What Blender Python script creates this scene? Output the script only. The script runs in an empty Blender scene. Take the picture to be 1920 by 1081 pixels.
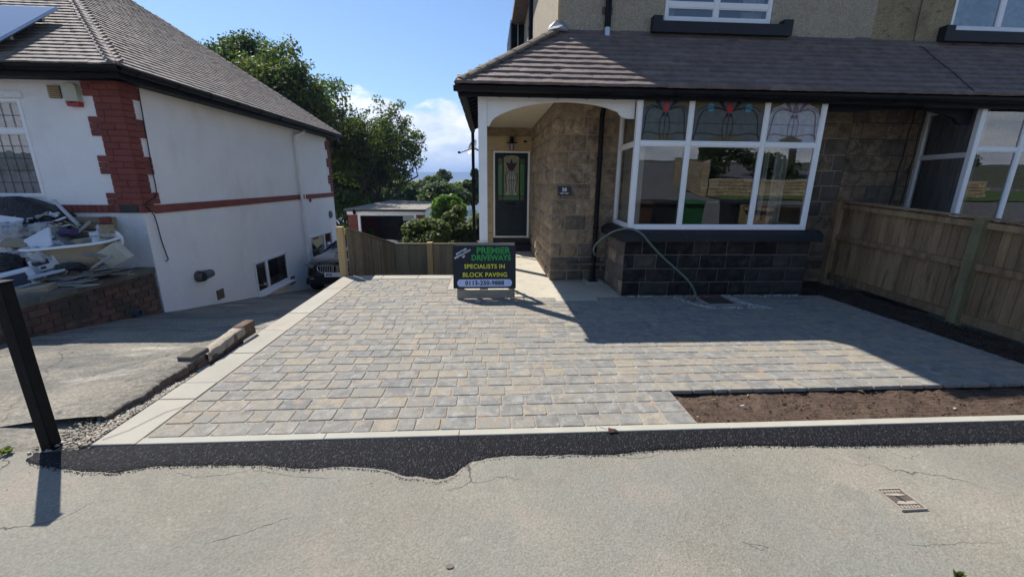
import bpy, bmesh, math, random
import numpy as np
from mathutils import Vector, Matrix, Euler
from mathutils import noise as mn
random.seed(7); rng = np.random.default_rng(7)
SC = bpy.context.scene
COL = SC.collection
PI = math.pi

# ------------------------------------------------------------------ camera
F, PITCH, ROLL, YAW, CH = 768.0, 0.2554, 0.00904, 0.06045, 1.6
cf = Vector((math.sin(YAW)*math.cos(PITCH), math.cos(YAW)*math.cos(PITCH), -math.sin(PITCH)))
cr = Vector((math.cos(YAW), -math.sin(YAW), 0)); cu = cr.cross(cf)
cr2 = cr*math.cos(ROLL)+cu*math.sin(ROLL); cu2 = -cr*math.sin(ROLL)+cu*math.cos(ROLL)
cam = bpy.data.cameras.new('camera'); cam.sensor_width = 36; cam.lens = F/1920*36
cam.clip_start = .05; cam.clip_end = 20000
co = bpy.data.objects.new('camera', cam); COL.objects.link(co)
m3 = Matrix((cr2, cu2, -cf)).transposed()
co.matrix_world = Matrix.Translation((0, 0, CH)) @ m3.to_4x4()
SC.camera = co

# ------------------------------------------------------------------ sky, sun, exposure
SUN = Vector((-.53, .57, 1)).normalized()          # towards the sun
elev = math.asin(SUN.z); az = math.atan2(SUN.x, SUN.y)
W = bpy.data.worlds.new('World'); SC.world = W; W.use_nodes = True
nt = W.node_tree; nt.nodes.clear()
def N(t, ty, **k):
    n = t.nodes.new(ty)
    for a, b in k.items(): setattr(n, a, b)
    return n
out = N(nt, 'ShaderNodeOutputWorld'); bg = N(nt, 'ShaderNodeBackground'); sky = N(nt, 'ShaderNodeTexSky')
sky.sky_type = 'NISHITA'; sky.sun_disc = False; sky.sun_elevation = elev; sky.sun_rotation = az
sky.air_density = 1.0; sky.dust_density = .25; sky.ozone_density = 5.0; sky.altitude = 100
bg.inputs[1].default_value = .105
nt.links.new(sky.outputs[0], bg.inputs[0])
bg2 = N(nt, 'ShaderNodeBackground'); bg2.inputs[1].default_value = 1.0
mx = N(nt, 'ShaderNodeMixShader'); tc = N(nt, 'ShaderNodeTexCoord'); sp = N(nt, 'ShaderNodeSeparateXYZ')
nt.links.new(tc.outputs['Generated'], sp.inputs[0])
mpn = N(nt, 'ShaderNodeMapping'); mpn.inputs['Scale'].default_value = (1, 1, 2.2); mpn.inputs['Location'].default_value = (.37, .1, .2)
nt.links.new(tc.outputs['Generated'], mpn.inputs[0])
n1 = N(nt, 'ShaderNodeTexNoise'); n1.inputs['Scale'].default_value = 4.2; n1.inputs['Detail'].default_value = 9; n1.inputs['Roughness'].default_value = .58
nt.links.new(mpn.outputs[0], n1.inputs['Vector'])
ma = N(nt, 'ShaderNodeMath', operation='MULTIPLY_ADD'); ma.inputs[1].default_value = -3.1; ma.inputs[2].default_value = .43
nt.links.new(sp.outputs[2], ma.inputs[0])
mb = N(nt, 'ShaderNodeMath', operation='ADD'); nt.links.new(ma.outputs[0], mb.inputs[0]); nt.links.new(n1.outputs[0], mb.inputs[1])
mr = N(nt, 'ShaderNodeMapRange'); mr.inputs[1].default_value = .50; mr.inputs[2].default_value = .60; mr.interpolation_type = 'SMOOTHSTEP'
nt.links.new(mb.outputs[0], mr.inputs[0])
n2 = N(nt, 'ShaderNodeTexNoise'); n2.inputs['Scale'].default_value = 14; n2.inputs['Detail'].default_value = 6
nt.links.new(mpn.outputs[0], n2.inputs['Vector'])
crp = N(nt, 'ShaderNodeValToRGB'); crp.color_ramp.elements[0].position = .3; crp.color_ramp.elements[0].color = (.50, .58, .70, 1)
crp.color_ramp.elements[1].position = .62; crp.color_ramp.elements[1].color = (.86, .88, .92, 1)
nt.links.new(n2.outputs[0], crp.inputs[0]); nt.links.new(crp.outputs[0], bg2.inputs[0])
nt.links.new(mr.outputs[0], mx.inputs[0]); nt.links.new(bg.outputs[0], mx.inputs[1]); nt.links.new(bg2.outputs[0], mx.inputs[2])
nt.links.new(mx.outputs[0], out.inputs[0])
sl = bpy.data.lights.new('sun', 'SUN'); sl.energy = 5.0; sl.angle = math.radians(.53); sl.color = (1, .95, .87)
so = bpy.data.objects.new('sun', sl); COL.objects.link(so); so.rotation_euler = (-SUN).to_track_quat('-Z', 'Y').to_euler()
vs = SC.view_settings; SC.display_settings.display_device = 'sRGB'
vs.view_transform = 'Standard'; vs.look = 'None'; vs.exposure = 0.62; vs.gamma = 1; vs.use_curve_mapping = False
SC.cycles.max_bounces = 8; SC.cycles.transparent_max_bounces = 24; SC.cycles.volume_bounces = 0

# ------------------------------------------------------------------ helpers
def ray(u, v): return (u-960)*cr2-(v-540.5)*cu2+F*cf
def atY(u, v, Y): d = ray(u, v); return Vector((0, 0, CH))+d*(Y/d.y)
def atZ(u, v, z=0): d = ray(u, v); return Vector((0, 0, CH))+d*((z-CH)/d.z)
def lk(a, b): a.id_data.links.new(a, b)

def mat(name, pal, rough=.85, ns=6, na=.25, bump=.3, bs=60, dirt=None, spec=.4, metal=0, blend=0., fine=None, coat=0, stretch=(1, 1, 1)):
    """piece colour from a palette by random, broken by noise; relief by bump"""
    m = bpy.data.materials.new(name); m.use_nodes = True; t = m.node_tree; B = t.nodes['Principled BSDF']
    geo = N(t, 'ShaderNodeNewGeometry'); oi = N(t, 'ShaderNodeObjectInfo')
    mp = N(t, 'ShaderNodeMapping'); mp.inputs['Scale'].default_value = stretch; lk(geo.outputs['Position'], mp.inputs[0])
    a = N(t, 'ShaderNodeMath', operation='ADD'); lk(oi.outputs['Random'], a.inputs[0]); lk(geo.outputs['Random Per Island'], a.inputs[1])
    fr = N(t, 'ShaderNodeMath', operation='FRACT'); lk(a.outputs[0], fr.inputs[0])
    no = N(t, 'ShaderNodeTexNoise'); no.inputs['Scale'].default_value = ns; no.inputs['Detail'].default_value = 7; no.inputs['Roughness'].default_value = .62
    lk(mp.outputs[0], no.inputs['Vector'])
    f = fr.outputs[0]
    if blend:
        s1 = N(t, 'ShaderNodeMath', operation='MULTIPLY_ADD'); s1.inputs[1].default_value = blend; s1.inputs[2].default_value = -.5*blend; lk(no.outputs[0], s1.inputs[0])
        s2 = N(t, 'ShaderNodeMath', operation='ADD'); s2.use_clamp = True; lk(s1.outputs[0], s2.inputs[0]); lk(f, s2.inputs[1]); f = s2.outputs[0]
    r = N(t, 'ShaderNodeValToRGB'); e = r.color_ramp.elements
    n = len(pal)
    if n == 1: e[0].color = e[1].color = (*pal[0], 1)
    else:
        e[0].color = (*pal[0], 1); e[1].color = (*pal[-1], 1)
        for i in range(1, n-1): q = e.new(i/(n-1)); q.color = (*pal[i], 1)
    lk(f, r.inputs[0])
    mr = N(t, 'ShaderNodeMapRange'); mr.inputs[1].default_value = .25; mr.inputs[2].default_value = .75
    mr.inputs[3].default_value = 1-na; mr.inputs[4].default_value = 1+na; lk(no.outputs[0], mr.inputs[0])
    mu = N(t, 'ShaderNodeVectorMath', operation='SCALE'); lk(r.outputs[0], mu.inputs[0]); lk(mr.outputs[0], mu.inputs['Scale'])
    c = mu.outputs[0]
    nb = N(t, 'ShaderNodeTexNoise'); nb.inputs['Scale'].default_value = bs; nb.inputs['Detail'].default_value = 6; nb.inputs['Roughness'].default_value = .7
    lk(mp.outputs[0], nb.inputs['Vector'])
    if fine:
        m2 = N(t, 'ShaderNodeMapRange'); m2.inputs[1].default_value = .3; m2.inputs[2].default_value = .7; m2.inputs[3].default_value = 1-fine; m2.inputs[4].default_value = 1+fine
        lk(nb.outputs[0], m2.inputs[0]); x = N(t, 'ShaderNodeVectorMath', operation='SCALE'); lk(c, x.inputs[0]); lk(m2.outputs[0], x.inputs['Scale']); c = x.outputs[0]
    for dd in (dirt or []):
        dc, ds, lo, hi = dd[:4]
        nd = N(t, 'ShaderNodeTexNoise'); nd.inputs['Scale'].default_value = ds; nd.inputs['Detail'].default_value = 8; nd.inputs['Roughness'].default_value = .65
        if len(dd) > 4:
            mm = N(t, 'ShaderNodeMapping'); mm.inputs['Scale'].default_value = dd[4]; lk(geo.outputs['Position'], mm.inputs[0]); lk(mm.outputs[0], nd.inputs['Vector'])
        else: lk(geo.outputs['Position'], nd.inputs['Vector'])
        m4 = N(t, 'ShaderNodeMapRange'); m4.inputs[1].default_value = lo; m4.inputs[2].default_value = hi; lk(nd.outputs[0], m4.inputs[0])
        mxx = N(t, 'ShaderNodeMix', data_type='RGBA'); lk(m4.outputs[0], mxx.inputs[0]); lk(c, mxx.inputs[6]); mxx.inputs[7].default_value = (*dc, 1); c = mxx.outputs[2]
    lk(c, B.inputs['Base Color']); B.inputs['Roughness'].default_value = rough; B.inputs['Metallic'].default_value = metal
    B.inputs['Specular IOR Level'].default_value = spec
    if coat: B.inputs['Coat Weight'].default_value = coat; B.inputs['Coat Roughness'].default_value = .05
    if bump:
        bp = N(t, 'ShaderNodeBump'); bp.inputs['Strength'].default_value = bump; bp.inputs['Distance'].default_value = .6/bs
        lk(nb.outputs[0], bp.inputs['Height']); lk(bp.outputs[0], B.inputs['Normal'])
    m['c'] = 1
    return m

def glassmat(name, tint=(.9, .95, .95), refl=.0, wav=.0, trans=1.0):
    m = bpy.data.materials.new(name); m.use_nodes = True; t = m.node_tree; t.nodes.clear()
    o = N(t, 'ShaderNodeOutputMaterial'); tr = N(t, 'ShaderNodeBsdfTransparent'); tr.inputs[0].default_value = (*tint, 1)
    g = N(t, 'ShaderNodeBsdfGlossy'); g.inputs['Roughness'].default_value = .0; g.inputs[0].default_value = (.95, .97, 1, 1)
    fr = N(t, 'ShaderNodeFresnel'); fr.inputs[0].default_value = 1.52
    a = N(t, 'ShaderNodeMath', operation='MULTIPLY_ADD'); a.inputs[1].default_value = 1.9; a.inputs[2].default_value = refl; a.use_clamp = True
    lk(fr.outputs[0], a.inputs[0]); mxs = N(t, 'ShaderNodeMixShader'); lk(a.outputs[0], mxs.inputs[0]); lk(tr.outputs[0], mxs.inputs[1]); lk(g.outputs[0], mxs.inputs[2])
    if wav:
        geo = N(t, 'ShaderNodeNewGeometry'); no = N(t, 'ShaderNodeTexNoise'); no.inputs['Scale'].default_value = 2.5; lk(geo.outputs['Position'], no.inputs['Vector'])
        bp = N(t, 'ShaderNodeBump'); bp.inputs['Strength'].default_value = wav; bp.inputs['Distance'].default_value = .02; lk(no.outputs[0], bp.inputs['Height']); lk(bp.outputs[0], g.inputs['Normal'])
    lk(mxs.outputs[0], o.inputs[0]); return m

class MB:
    def __init__(s): s.v = []; s.f = []
    def add(s, vs, fs):
        o = len(s.v); s.v += [tuple(p) for p in vs]; s.f += [tuple(i+o for i in f) for f in fs]; return s
    def box(s, a, b, rz=0, c=None, R=None, ch=0):
        """axis box from corner a to corner b, optional rotation about centre"""
        a = Vector(a); b = Vector(b); m = (a+b)/2; h = (b-a)/2
        h = Vector((abs(h.x), abs(h.y), abs(h.z)))
        R = R or (Matrix.Rotation(rz, 3, 'Z') if rz else None); c = Vector(c) if c else m
        ch = min(ch, h.x*.45, h.y*.45, h.z*.45)
        if ch <= 0:
            P = [Vector((x*h.x, y*h.y, z*h.z)) for x in (-1, 1) for y in (-1, 1) for z in (-1, 1)]
            Fc = [(0, 1, 3, 2), (4, 6, 7, 5), (0, 4, 5, 1), (2, 3, 7, 6), (0, 2, 6, 4), (1, 5, 7, 3)]
        else:
            P = []; idx = {}
            for sx in (-1, 1):
                for sy in (-1, 1):
                    for sz in (-1, 1):
                        for ax in range(3):
                            hh = [h.x-ch, h.y-ch, h.z-ch]; hh[ax] = (h.x, h.y, h.z)[ax]
                            idx[(sx, sy, sz, ax)] = len(P); P.append(Vector((sx*hh[0], sy*hh[1], sz*hh[2])))
            Fc = []
            for ax in range(3):
                for s_ in (-1, 1):
                    q = []
                    for (p, r) in ((-1, -1), (1, -1), (1, 1), (-1, 1)):
                        k = [0, 0, 0]; k[ax] = s_; k[(ax+1) % 3] = p; k[(ax+2) % 3] = r; q.append(idx[(*k, ax)])
                    Fc.append(q if s_ > 0 else q[::-1])
            for ax in range(3):
                b1, b2 = (ax+1) % 3, (ax+2) % 3
                for p in (-1, 1):
                    for r in (-1, 1):
                        k0 = [0, 0, 0]; k0[ax] = -1; k0[b1] = p; k0[b2] = r; k1 = list(k0); k1[ax] = 1
                        q = [idx[(*k0, b1)], idx[(*k1, b1)], idx[(*k1, b2)], idx[(*k0, b2)]]
                        Fc.append(q if p*r < 0 else q[::-1])
            for sx in (-1, 1):
                for sy in (-1, 1):
                    for sz in (-1, 1):
                        q = [idx[(sx, sy, sz, i)] for i in range(3)]; Fc.append(q if sx*sy*sz > 0 else q[::-1])
        if R: P = [R @ p for p in P]
        return s.add([p+c for p in P], Fc)
    def quad(s, *p): return s.add(p, [tuple(range(len(p)))])
    def prism(s, poly, d):
        """closed polygon (3D points) pushed by d"""
        n = len(poly); d = Vector(d); P = [Vector(p) for p in poly]
        return s.add(P+[p+d for p in P], [tuple(range(n))[::-1], tuple(range(n, 2*n))]+[(i, (i+1) % n, (i+1) % n+n, i+n) for i in range(n)])
    def tube(s, path, r, seg=8, caps=True):
        P = [Vector(p) for p in path]; n = len(P); rr = r if hasattr(r, '__len__') else [r]*n; V = []; Fc = []
        up = Vector((0, 0, 1)); prev = None
        for i, p in enumerate(P):
            d = (P[min(i+1, n-1)]-P[max(i-1, 0)]).normalized()
            a = prev if prev is not None else (up.cross(d) if abs(d.z) < .9 else Vector((1, 0, 0)).cross(d))
            a = (a-d*a.dot(d)).normalized(); prev = a; b = d.cross(a)
            for k in range(seg): t = 2*PI*k/seg; V.append(p+(a*math.cos(t)+b*math.sin(t))*rr[i])
        for i in range(n-1):
            for k in range(seg): k2 = (k+1) % seg; Fc.append((i*seg+k, i*seg+k2, (i+1)*seg+k2, (i+1)*seg+k))
        if caps: Fc += [tuple(range(seg))[::-1], tuple(range((n-1)*seg, n*seg))]
        return s.add(V, Fc)
    def lathe(s, c, prof, seg=16, M=None):
        V = []; Fc = []; c = Vector(c)
        for (r, z) in prof:
            for k in range(seg):
                t = 2*PI*k/seg; p = Vector((r*math.cos(t), r*math.sin(t), z)); V.append(c+(M @ p if M else p))
        for i in range(len(prof)-1):
            for k in range(seg): k2 = (k+1) % seg; Fc.append((i*seg+k, i*seg+k2, (i+1)*seg+k2, (i+1)*seg+k))
        return s.add(V, Fc)
    def mesh(s, name):
        me = bpy.data.meshes.new(name); me.from_pydata(s.v, [], s.f); me.update(); return me
    def build(s, name, m, parent=None, smooth=False, **k):
        return ob(name, s.mesh(name), m, parent, smooth, **k)

def ob(name, me, m=None, parent=None, smooth=False, loc=None, label=None, cat=None, group=None, kind=None, rot=None, scale=None):
    if m is not None and not me.materials: me.materials.append(m)
    if smooth:
        me.polygons.foreach_set('use_smooth', [True]*len(me.polygons))
    o = bpy.data.objects.new(name, me); COL.objects.link(o)
    if loc is not None: o.location = loc
    if rot is not None: o.rotation_euler = rot
    if scale is not None: o.scale = scale
    if parent is not None:
        o.parent = parent; o.matrix_parent_inverse = winv(parent)
    tag(o, label, cat, group, kind); return o
def winv(p):
    M = Matrix.Translation(p.location) @ p.rotation_euler.to_matrix().to_4x4() @ Matrix.Diagonal((*p.scale, 1))
    q = p
    if p.parent is not None: M = wm(p.parent) @ p.matrix_parent_inverse @ M
    return M.inverted()
def wm(p): return winv(p).inverted()
def tag(o, label=None, cat=None, group=None, kind=None):
    for a, b in (('label', label), ('category', cat), ('group', group), ('kind', kind)):
        if b: o[a] = b
    return o
def empty(name, loc, label, cat, group=None, rz=0):
    o = bpy.data.objects.new(name, None); COL.objects.link(o); o.location = loc; o.rotation_euler = (0, 0, rz); o.empty_display_size = .1
    return tag(o, label, cat, group)
def copy_tree(o, parent=None):
    c = o.copy(); COL.objects.link(c); c.parent = parent
    for ch in list(o.children): copy_tree(ch, c)
    return c
def npmesh(name, V, Fq):
    me = bpy.data.meshes.new(name); V = np.asarray(V, np.float32); Fq = np.asarray(Fq, np.int32); k = Fq.shape[1]
    me.vertices.add(len(V)); me.vertices.foreach_set('co', V.ravel()); me.loops.add(Fq.size); me.loops.foreach_set('vertex_index', Fq.ravel())
    me.polygons.add(len(Fq)); me.polygons.foreach_set('loop_start', np.arange(0, Fq.size, k, dtype=np.int32))
    me.update(calc_edges=True); me.validate(); return me
def grid(name, x0, x1, y0, y1, nx, ny, zf, m, **k):
    xs = np.linspace(x0, x1, nx+1); ys = np.linspace(y0, y1, ny+1)
    V = [(x, y, zf(x, y)) for y in ys for x in xs]
    Fq = [(j*(nx+1)+i, j*(nx+1)+i+1, (j+1)*(nx+1)+i+1, (j+1)*(nx+1)+i) for j in range(ny) for i in range(nx)]
    return ob(name, npmesh(name, V, Fq), m, smooth=True, **k)
def text(s, size, M, m, parent, name='lettering', ext=.0015, bold=0, sx=1, font_align='CENTER', spacing=1.0):
    c = bpy.data.curves.new('t', 'FONT'); c.body = s; c.size = size; c.extrude = ext; c.offset = bold; c.align_x = font_align; c.align_y = 'CENTER'
    c.resolution_u = 3; c.space_character = spacing
    o = bpy.data.objects.new('t', c); COL.objects.link(o); bpy.context.view_layer.update()
    me = bpy.data.meshes.new_from_object(o.evaluated_get(bpy.context.evaluated_depsgraph_get())); bpy.data.objects.remove(o); bpy.data.curves.remove(c)
    me.transform(M @ Matrix.Diagonal((sx, 1, 1, 1))); me.materials.clear()
    return ob(name, me, m, parent)
def nz(x, y, z=0, s=1): return mn.noise(Vector((x*s, y*s, z*s)))

# ------------------------------------------------------------------ materials
M = {}
M['render_white'] = mat('white_masonry_paint', [(.87, .87, .87)], .85, 1.2, .05, .8, 22, dirt=[((.72, .71, .67), .9, .52, .8, (1, 1, .45)), ((.52, .50, .44), 3.2, .68, .82, (1, 1, .35)), ((.60, .60, .60), 9, .66, .8)])
M['red_brick'] = mat('painted_red_brick', [(.17, .045, .035), (.21, .06, .045), (.15, .04, .035)], .8, 5, .18, .35, 70)
M['old_brick'] = mat('old_brick', [(.10, .065, .048), (.15, .075, .05), (.12, .065, .05), (.17, .10, .07), (.08, .055, .048)], .92, 9, .4, .7, 50, blend=.4, dirt=[((.30, .27, .25), 4.5, .62, .70), ((.05, .048, .035), 2.6, .48, .68)])
M['mortar'] = mat('mortar', [(.33, .285, .22)], .95, 8, .2, .4, 90)
M['mortar_dark'] = mat('dark_mortar', [(.075, .068, .06)], .95, 8, .2, .4, 90)
M['stone'] = mat('brown_sandstone', [(0.345, 0.252, 0.159), (0.289, 0.218, 0.149), (0.410, 0.310, 0.206), (0.326, 0.242, 0.149), (0.261, 0.204, 0.144)], .92, 10, .46, 1.3, 24, blend=.7, fine=.2, dirt=[((.06, .052, .045), 2.1, .53, .72), ((.45, .36, .24), 14, .68, .78)])
M['stone_pale'] = mat('pale_ashlar', [(.46, .35, .20), (.40, .30, .17)], .88, 4, .18, .5, 50, dirt=[((.25, .17, .09), 6, .6, .75)])
M['stone_mid'] = mat('weathered_brown_sandstone', [(.20, .155, .105), (.25, .19, .125), (.17, .135, .10), (.29, .215, .14), (.22, .16, .11)], .92, 10, .48, 1.3, 24, blend=.7, fine=.2, dirt=[((.07, .06, .05), 3, .52, .7), ((.36, .32, .25), 12, .68, .78)])
M['stone_dirty'] = mat('soot_dark_sandstone', [(.12, .10, .08), (.16, .13, .10), (.10, .088, .072), (.19, .155, .12)], .9, 5, .35, .9, 38, blend=.5)
M['stone_soot'] = mat('sooty_brown_stone', [(.06, .052, .043), (.045, .041, .036), (.075, .064, .05)], .85, 5, .4, 1.0, 26, blend=.5, spec=.2, dirt=[((.03, .03, .032), 3, .5, .68), ((.17, .16, .14), 16, .68, .77)])
M['stone_black'] = mat('black_stained_stone', [(0.020, 0.018, 0.018), (0.033, 0.029, 0.027), (0.015, 0.014, 0.014), (0.044, 0.038, 0.032)], .75, 9, .6, 1.3, 22, blend=.5, spec=.15, dirt=[((.075, .07, .06), 3.2, .53, .7), ((.16, .155, .15), 19, .68, .77)])
M['sill_black'] = mat('black_painted_sill', [(0.012, 0.012, 0.016)], .6, 5, .3, .3, 50, dirt=[((.09, .095, .11), 8, .62, .8)])
M['white'] = mat('white_upvc', [(.78, .79, .80)], .35, 3, .04, .03, 30, spec=.5)
M['white_paint'] = mat('white_timber_paint', [(.78, .79, .78)], .5, 6, .06, .12, 40, dirt=[((.55, .53, .47), 3, .66, .8)])
M['cream'] = mat('cream_ceiling', [(.55, .49, .38)], .8, 4, .08, .05, 40)
M['black_plastic'] = mat('black_gutter', [(.007, .007, .009)], .45, 5, .3, .08, 30, spec=.15)
M['black_wood'] = mat('black_painted_timber', [(.006, .006, .009)], .55, 6, .4, .3, 30, spec=.15, stretch=(1, 1, 1), dirt=[((.35, .35, .36), 7, .735, .76)])
M['black_post'] = mat('black_gate_post', [(.005, .006, .008)], .55, 12, .5, .5, 40, spec=.12, dirt=[((.25, .24, .22), 13, .72, .76)])
M['tile'] = mat('clay_roof_tile', [(0.162, 0.126, 0.116), (0.188, 0.147, 0.134), (0.144, 0.113, 0.104), (0.205, 0.164, 0.145)], .75, 7, .3, .5, 50, blend=.3, fine=.15, dirt=[((.10, .095, .08), 2.5, .58, .8)])
M['tile_left'] = mat('weathered_brown_tile', [(.175, .145, .125), (.205, .172, .15), (.155, .13, .115), (.225, .19, .168)], .8, 7, .35, .5, 50, blend=.3, fine=.18, dirt=[((.09, .09, .07), 1.6, .55, .8), ((.36, .32, .26), 9, .68, .8)])
M['ridge'] = mat('mossy_ridge_tile', [(.12, .10, .075), (.16, .12, .09)], .9, 9, .35, .6, 50, dirt=[((.13, .13, .07), 6, .5, .7)])
M['lead'] = mat('lead_flashing', [(.30, .32, .34)], .55, 9, .3, .4, 30, metal=.3)
M['lead_dark'] = mat('dull_lead', [(.10, .105, .12)], .6, 6, .25, .4, 30)
def pebbledash(name, c, blotch):
    m = mat(name, [c], .95, 3, .1, 0, 60, dirt=blotch)
    t = m.node_tree; B = t.nodes['Principled BSDF']; geo = N(t, 'ShaderNodeNewGeometry')
    vo = N(t, 'ShaderNodeTexVoronoi'); vo.inputs['Scale'].default_value = 85; lk(geo.outputs['Position'], vo.inputs['Vector'])
    bp = N(t, 'ShaderNodeBump'); bp.inputs['Strength'].default_value = 1; bp.inputs['Distance'].default_value = .008; bp.invert = True
    lk(vo.outputs['Distance'], bp.inputs['Height']); lk(bp.outputs[0], B.inputs['Normal'])
    src = B.inputs['Base Color'].links[0].from_socket; sc = N(t, 'ShaderNodeSeparateColor'); lk(vo.outputs['Color'], sc.inputs[0])
    mr = N(t, 'ShaderNodeMapRange'); mr.inputs[3].default_value = .72; mr.inputs[4].default_value = 1.25; lk(sc.outputs[0], mr.inputs[0])
    x = N(t, 'ShaderNodeVectorMath', operation='SCALE'); lk(src, x.inputs[0]); lk(mr.outputs[0], x.inputs['Scale']); lk(x.outputs[0], B.inputs['Base Color'])
    return m
M['dash'] = pebbledash('beige_pebbledash', (.37, .315, .235), None)
M['dash_old'] = pebbledash('stained_pebbledash', (.30, .24, .14), [((.10, .085, .06), 11, .57, .68), ((.16, .12, .07), 1.3, .5, .8)])
def pavemat():
    m = mat('paving_block', [(0.183, 0.178, 0.164), (0.214, 0.207, 0.187), (0.233, 0.222, 0.195), (0.285, 0.243, 0.181), (0.219, 0.211, 0.190), (0.258, 0.230, 0.184), (0.194, 0.191, 0.178), (0.241, 0.218, 0.180)], .9, 11, .22, .7, 70, blend=.8, fine=.18, dirt=[((.33, .325, .315), 9.5, .55, .70), ((.32, .235, .165), 6.1, .57, .70), ((.135, .135, .138), 7.3, .58, .72)])
    return m
M['block'] = pavemat()
M['joint'] = mat('jointing_sand', [(.29, .245, .19)], .98, 10, .2, .4, 120)
M['slab'] = mat('sandstone_slab', [(.31, .29, .243), (.335, .312, .262), (.305, .29, .25), (.34, .30, .24)], .85, 2.5, .10, .25, 60, fine=.06, dirt=[((.45, .36, .26), 2.3, .6, .85), ((.30, .285, .25), 16, .7, .8)])
M['cap'] = mat('crumbling_mortar_cap', [(.36, .31, .24)], .95, 9, .3, 1.0, 40, fine=.2, dirt=[((.16, .135, .10), 9, .55, .7)])
M['edging'] = mat('new_concrete_edging', [(.37, .35, .29), (.345, .33, .28)], .9, 6, .08, .25, 90)
M['path'] = mat('smooth_concrete_path', [(.42, .385, .31)], .9, 2.5, .14, .25, 80, dirt=[((.30, .28, .24), 4, .55, .75), ((.50, .47, .40), 7, .6, .8)])
M['soil'] = mat('dark_topsoil', [(.088, .056, .038)], .98, 7, .35, 1.2, 28, fine=.3, dirt=[((.13, .09, .062), 3.5, .55, .75), ((.03, .02, .015), 14, .6, .7)])
M['soil_dark'] = mat('darker_topsoil', [(.055, .038, .027)], .98, 7, .35, 1.2, 28, fine=.3)  # darker brown than the front bed
def aggregate_cracks(m, sc_=130, cs=.85, lo=.52, am=.14):
    t = m.node_tree; B = t.nodes['Principled BSDF']; geo = N(t, 'ShaderNodeNewGeometry')
    # aggregate
    vo = N(t, 'ShaderNodeTexVoronoi'); vo.inputs['Scale'].default_value = sc_; lk(geo.outputs['Position'], vo.inputs['Vector'])
    sc = N(t, 'ShaderNodeSeparateColor'); lk(vo.outputs['Color'], sc.inputs[0])
    mr = N(t, 'ShaderNodeMapRange'); mr.inputs[3].default_value = 1-am; mr.inputs[4].default_value = 1+am; lk(sc.outputs[0], mr.inputs[0])
    src = B.inputs['Base Color'].links[0].from_socket
    x = N(t, 'ShaderNodeVectorMath', operation='SCALE'); lk(src, x.inputs[0]); lk(mr.outputs[0], x.inputs['Scale'])
    # cracks: warped cell edges, kept only where a broad mask allows
    wn = N(t, 'ShaderNodeTexNoise'); wn.inputs['Scale'].default_value = 6; wn.inputs['Detail'].default_value = 5; lk(geo.outputs['Position'], wn.inputs['Vector'])
    mxv = N(t, 'ShaderNodeVectorMath', operation='SCALE'); mxv.inputs['Scale'].default_value = .22; lk(wn.outputs['Color'], mxv.inputs[0])
    ad = N(t, 'ShaderNodeVectorMath', operation='ADD'); lk(mxv.outputs[0], ad.inputs[0]); lk(geo.outputs['Position'], ad.inputs[1])
    ve = N(t, 'ShaderNodeTexVoronoi', feature='DISTANCE_TO_EDGE'); ve.inputs['Scale'].default_value = cs; lk(ad.outputs[0], ve.inputs['Vector'])
    m1 = N(t, 'ShaderNodeMapRange'); m1.inputs[1].default_value = .0015; m1.inputs[2].default_value = .006; m1.inputs[3].default_value = 1; m1.inputs[4].default_value = 0; lk(ve.outputs['Distance'], m1.inputs[0])
    mk = N(t, 'ShaderNodeTexNoise'); mk.inputs['Scale'].default_value = .9; mk.inputs['Detail'].default_value = 3; lk(geo.outputs['Position'], mk.inputs['Vector'])
    m2 = N(t, 'ShaderNodeMapRange'); m2.inputs[1].default_value = lo; m2.inputs[2].default_value = lo+.08; lk(mk.outputs[0], m2.inputs[0])
    mm = N(t, 'ShaderNodeMath', operation='MULTIPLY'); lk(m1.outputs[0], mm.inputs[0]); lk(m2.outputs[0], mm.inputs[1])
    mix = N(t, 'ShaderNodeMix', data_type='RGBA'); lk(mm.outputs[0], mix.inputs[0]); lk(x.outputs[0], mix.inputs[6]); mix.inputs[7].default_value = (.07, .065, .055, 1)
    lk(mix.outputs[2], B.inputs['Base Color']); return m

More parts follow.
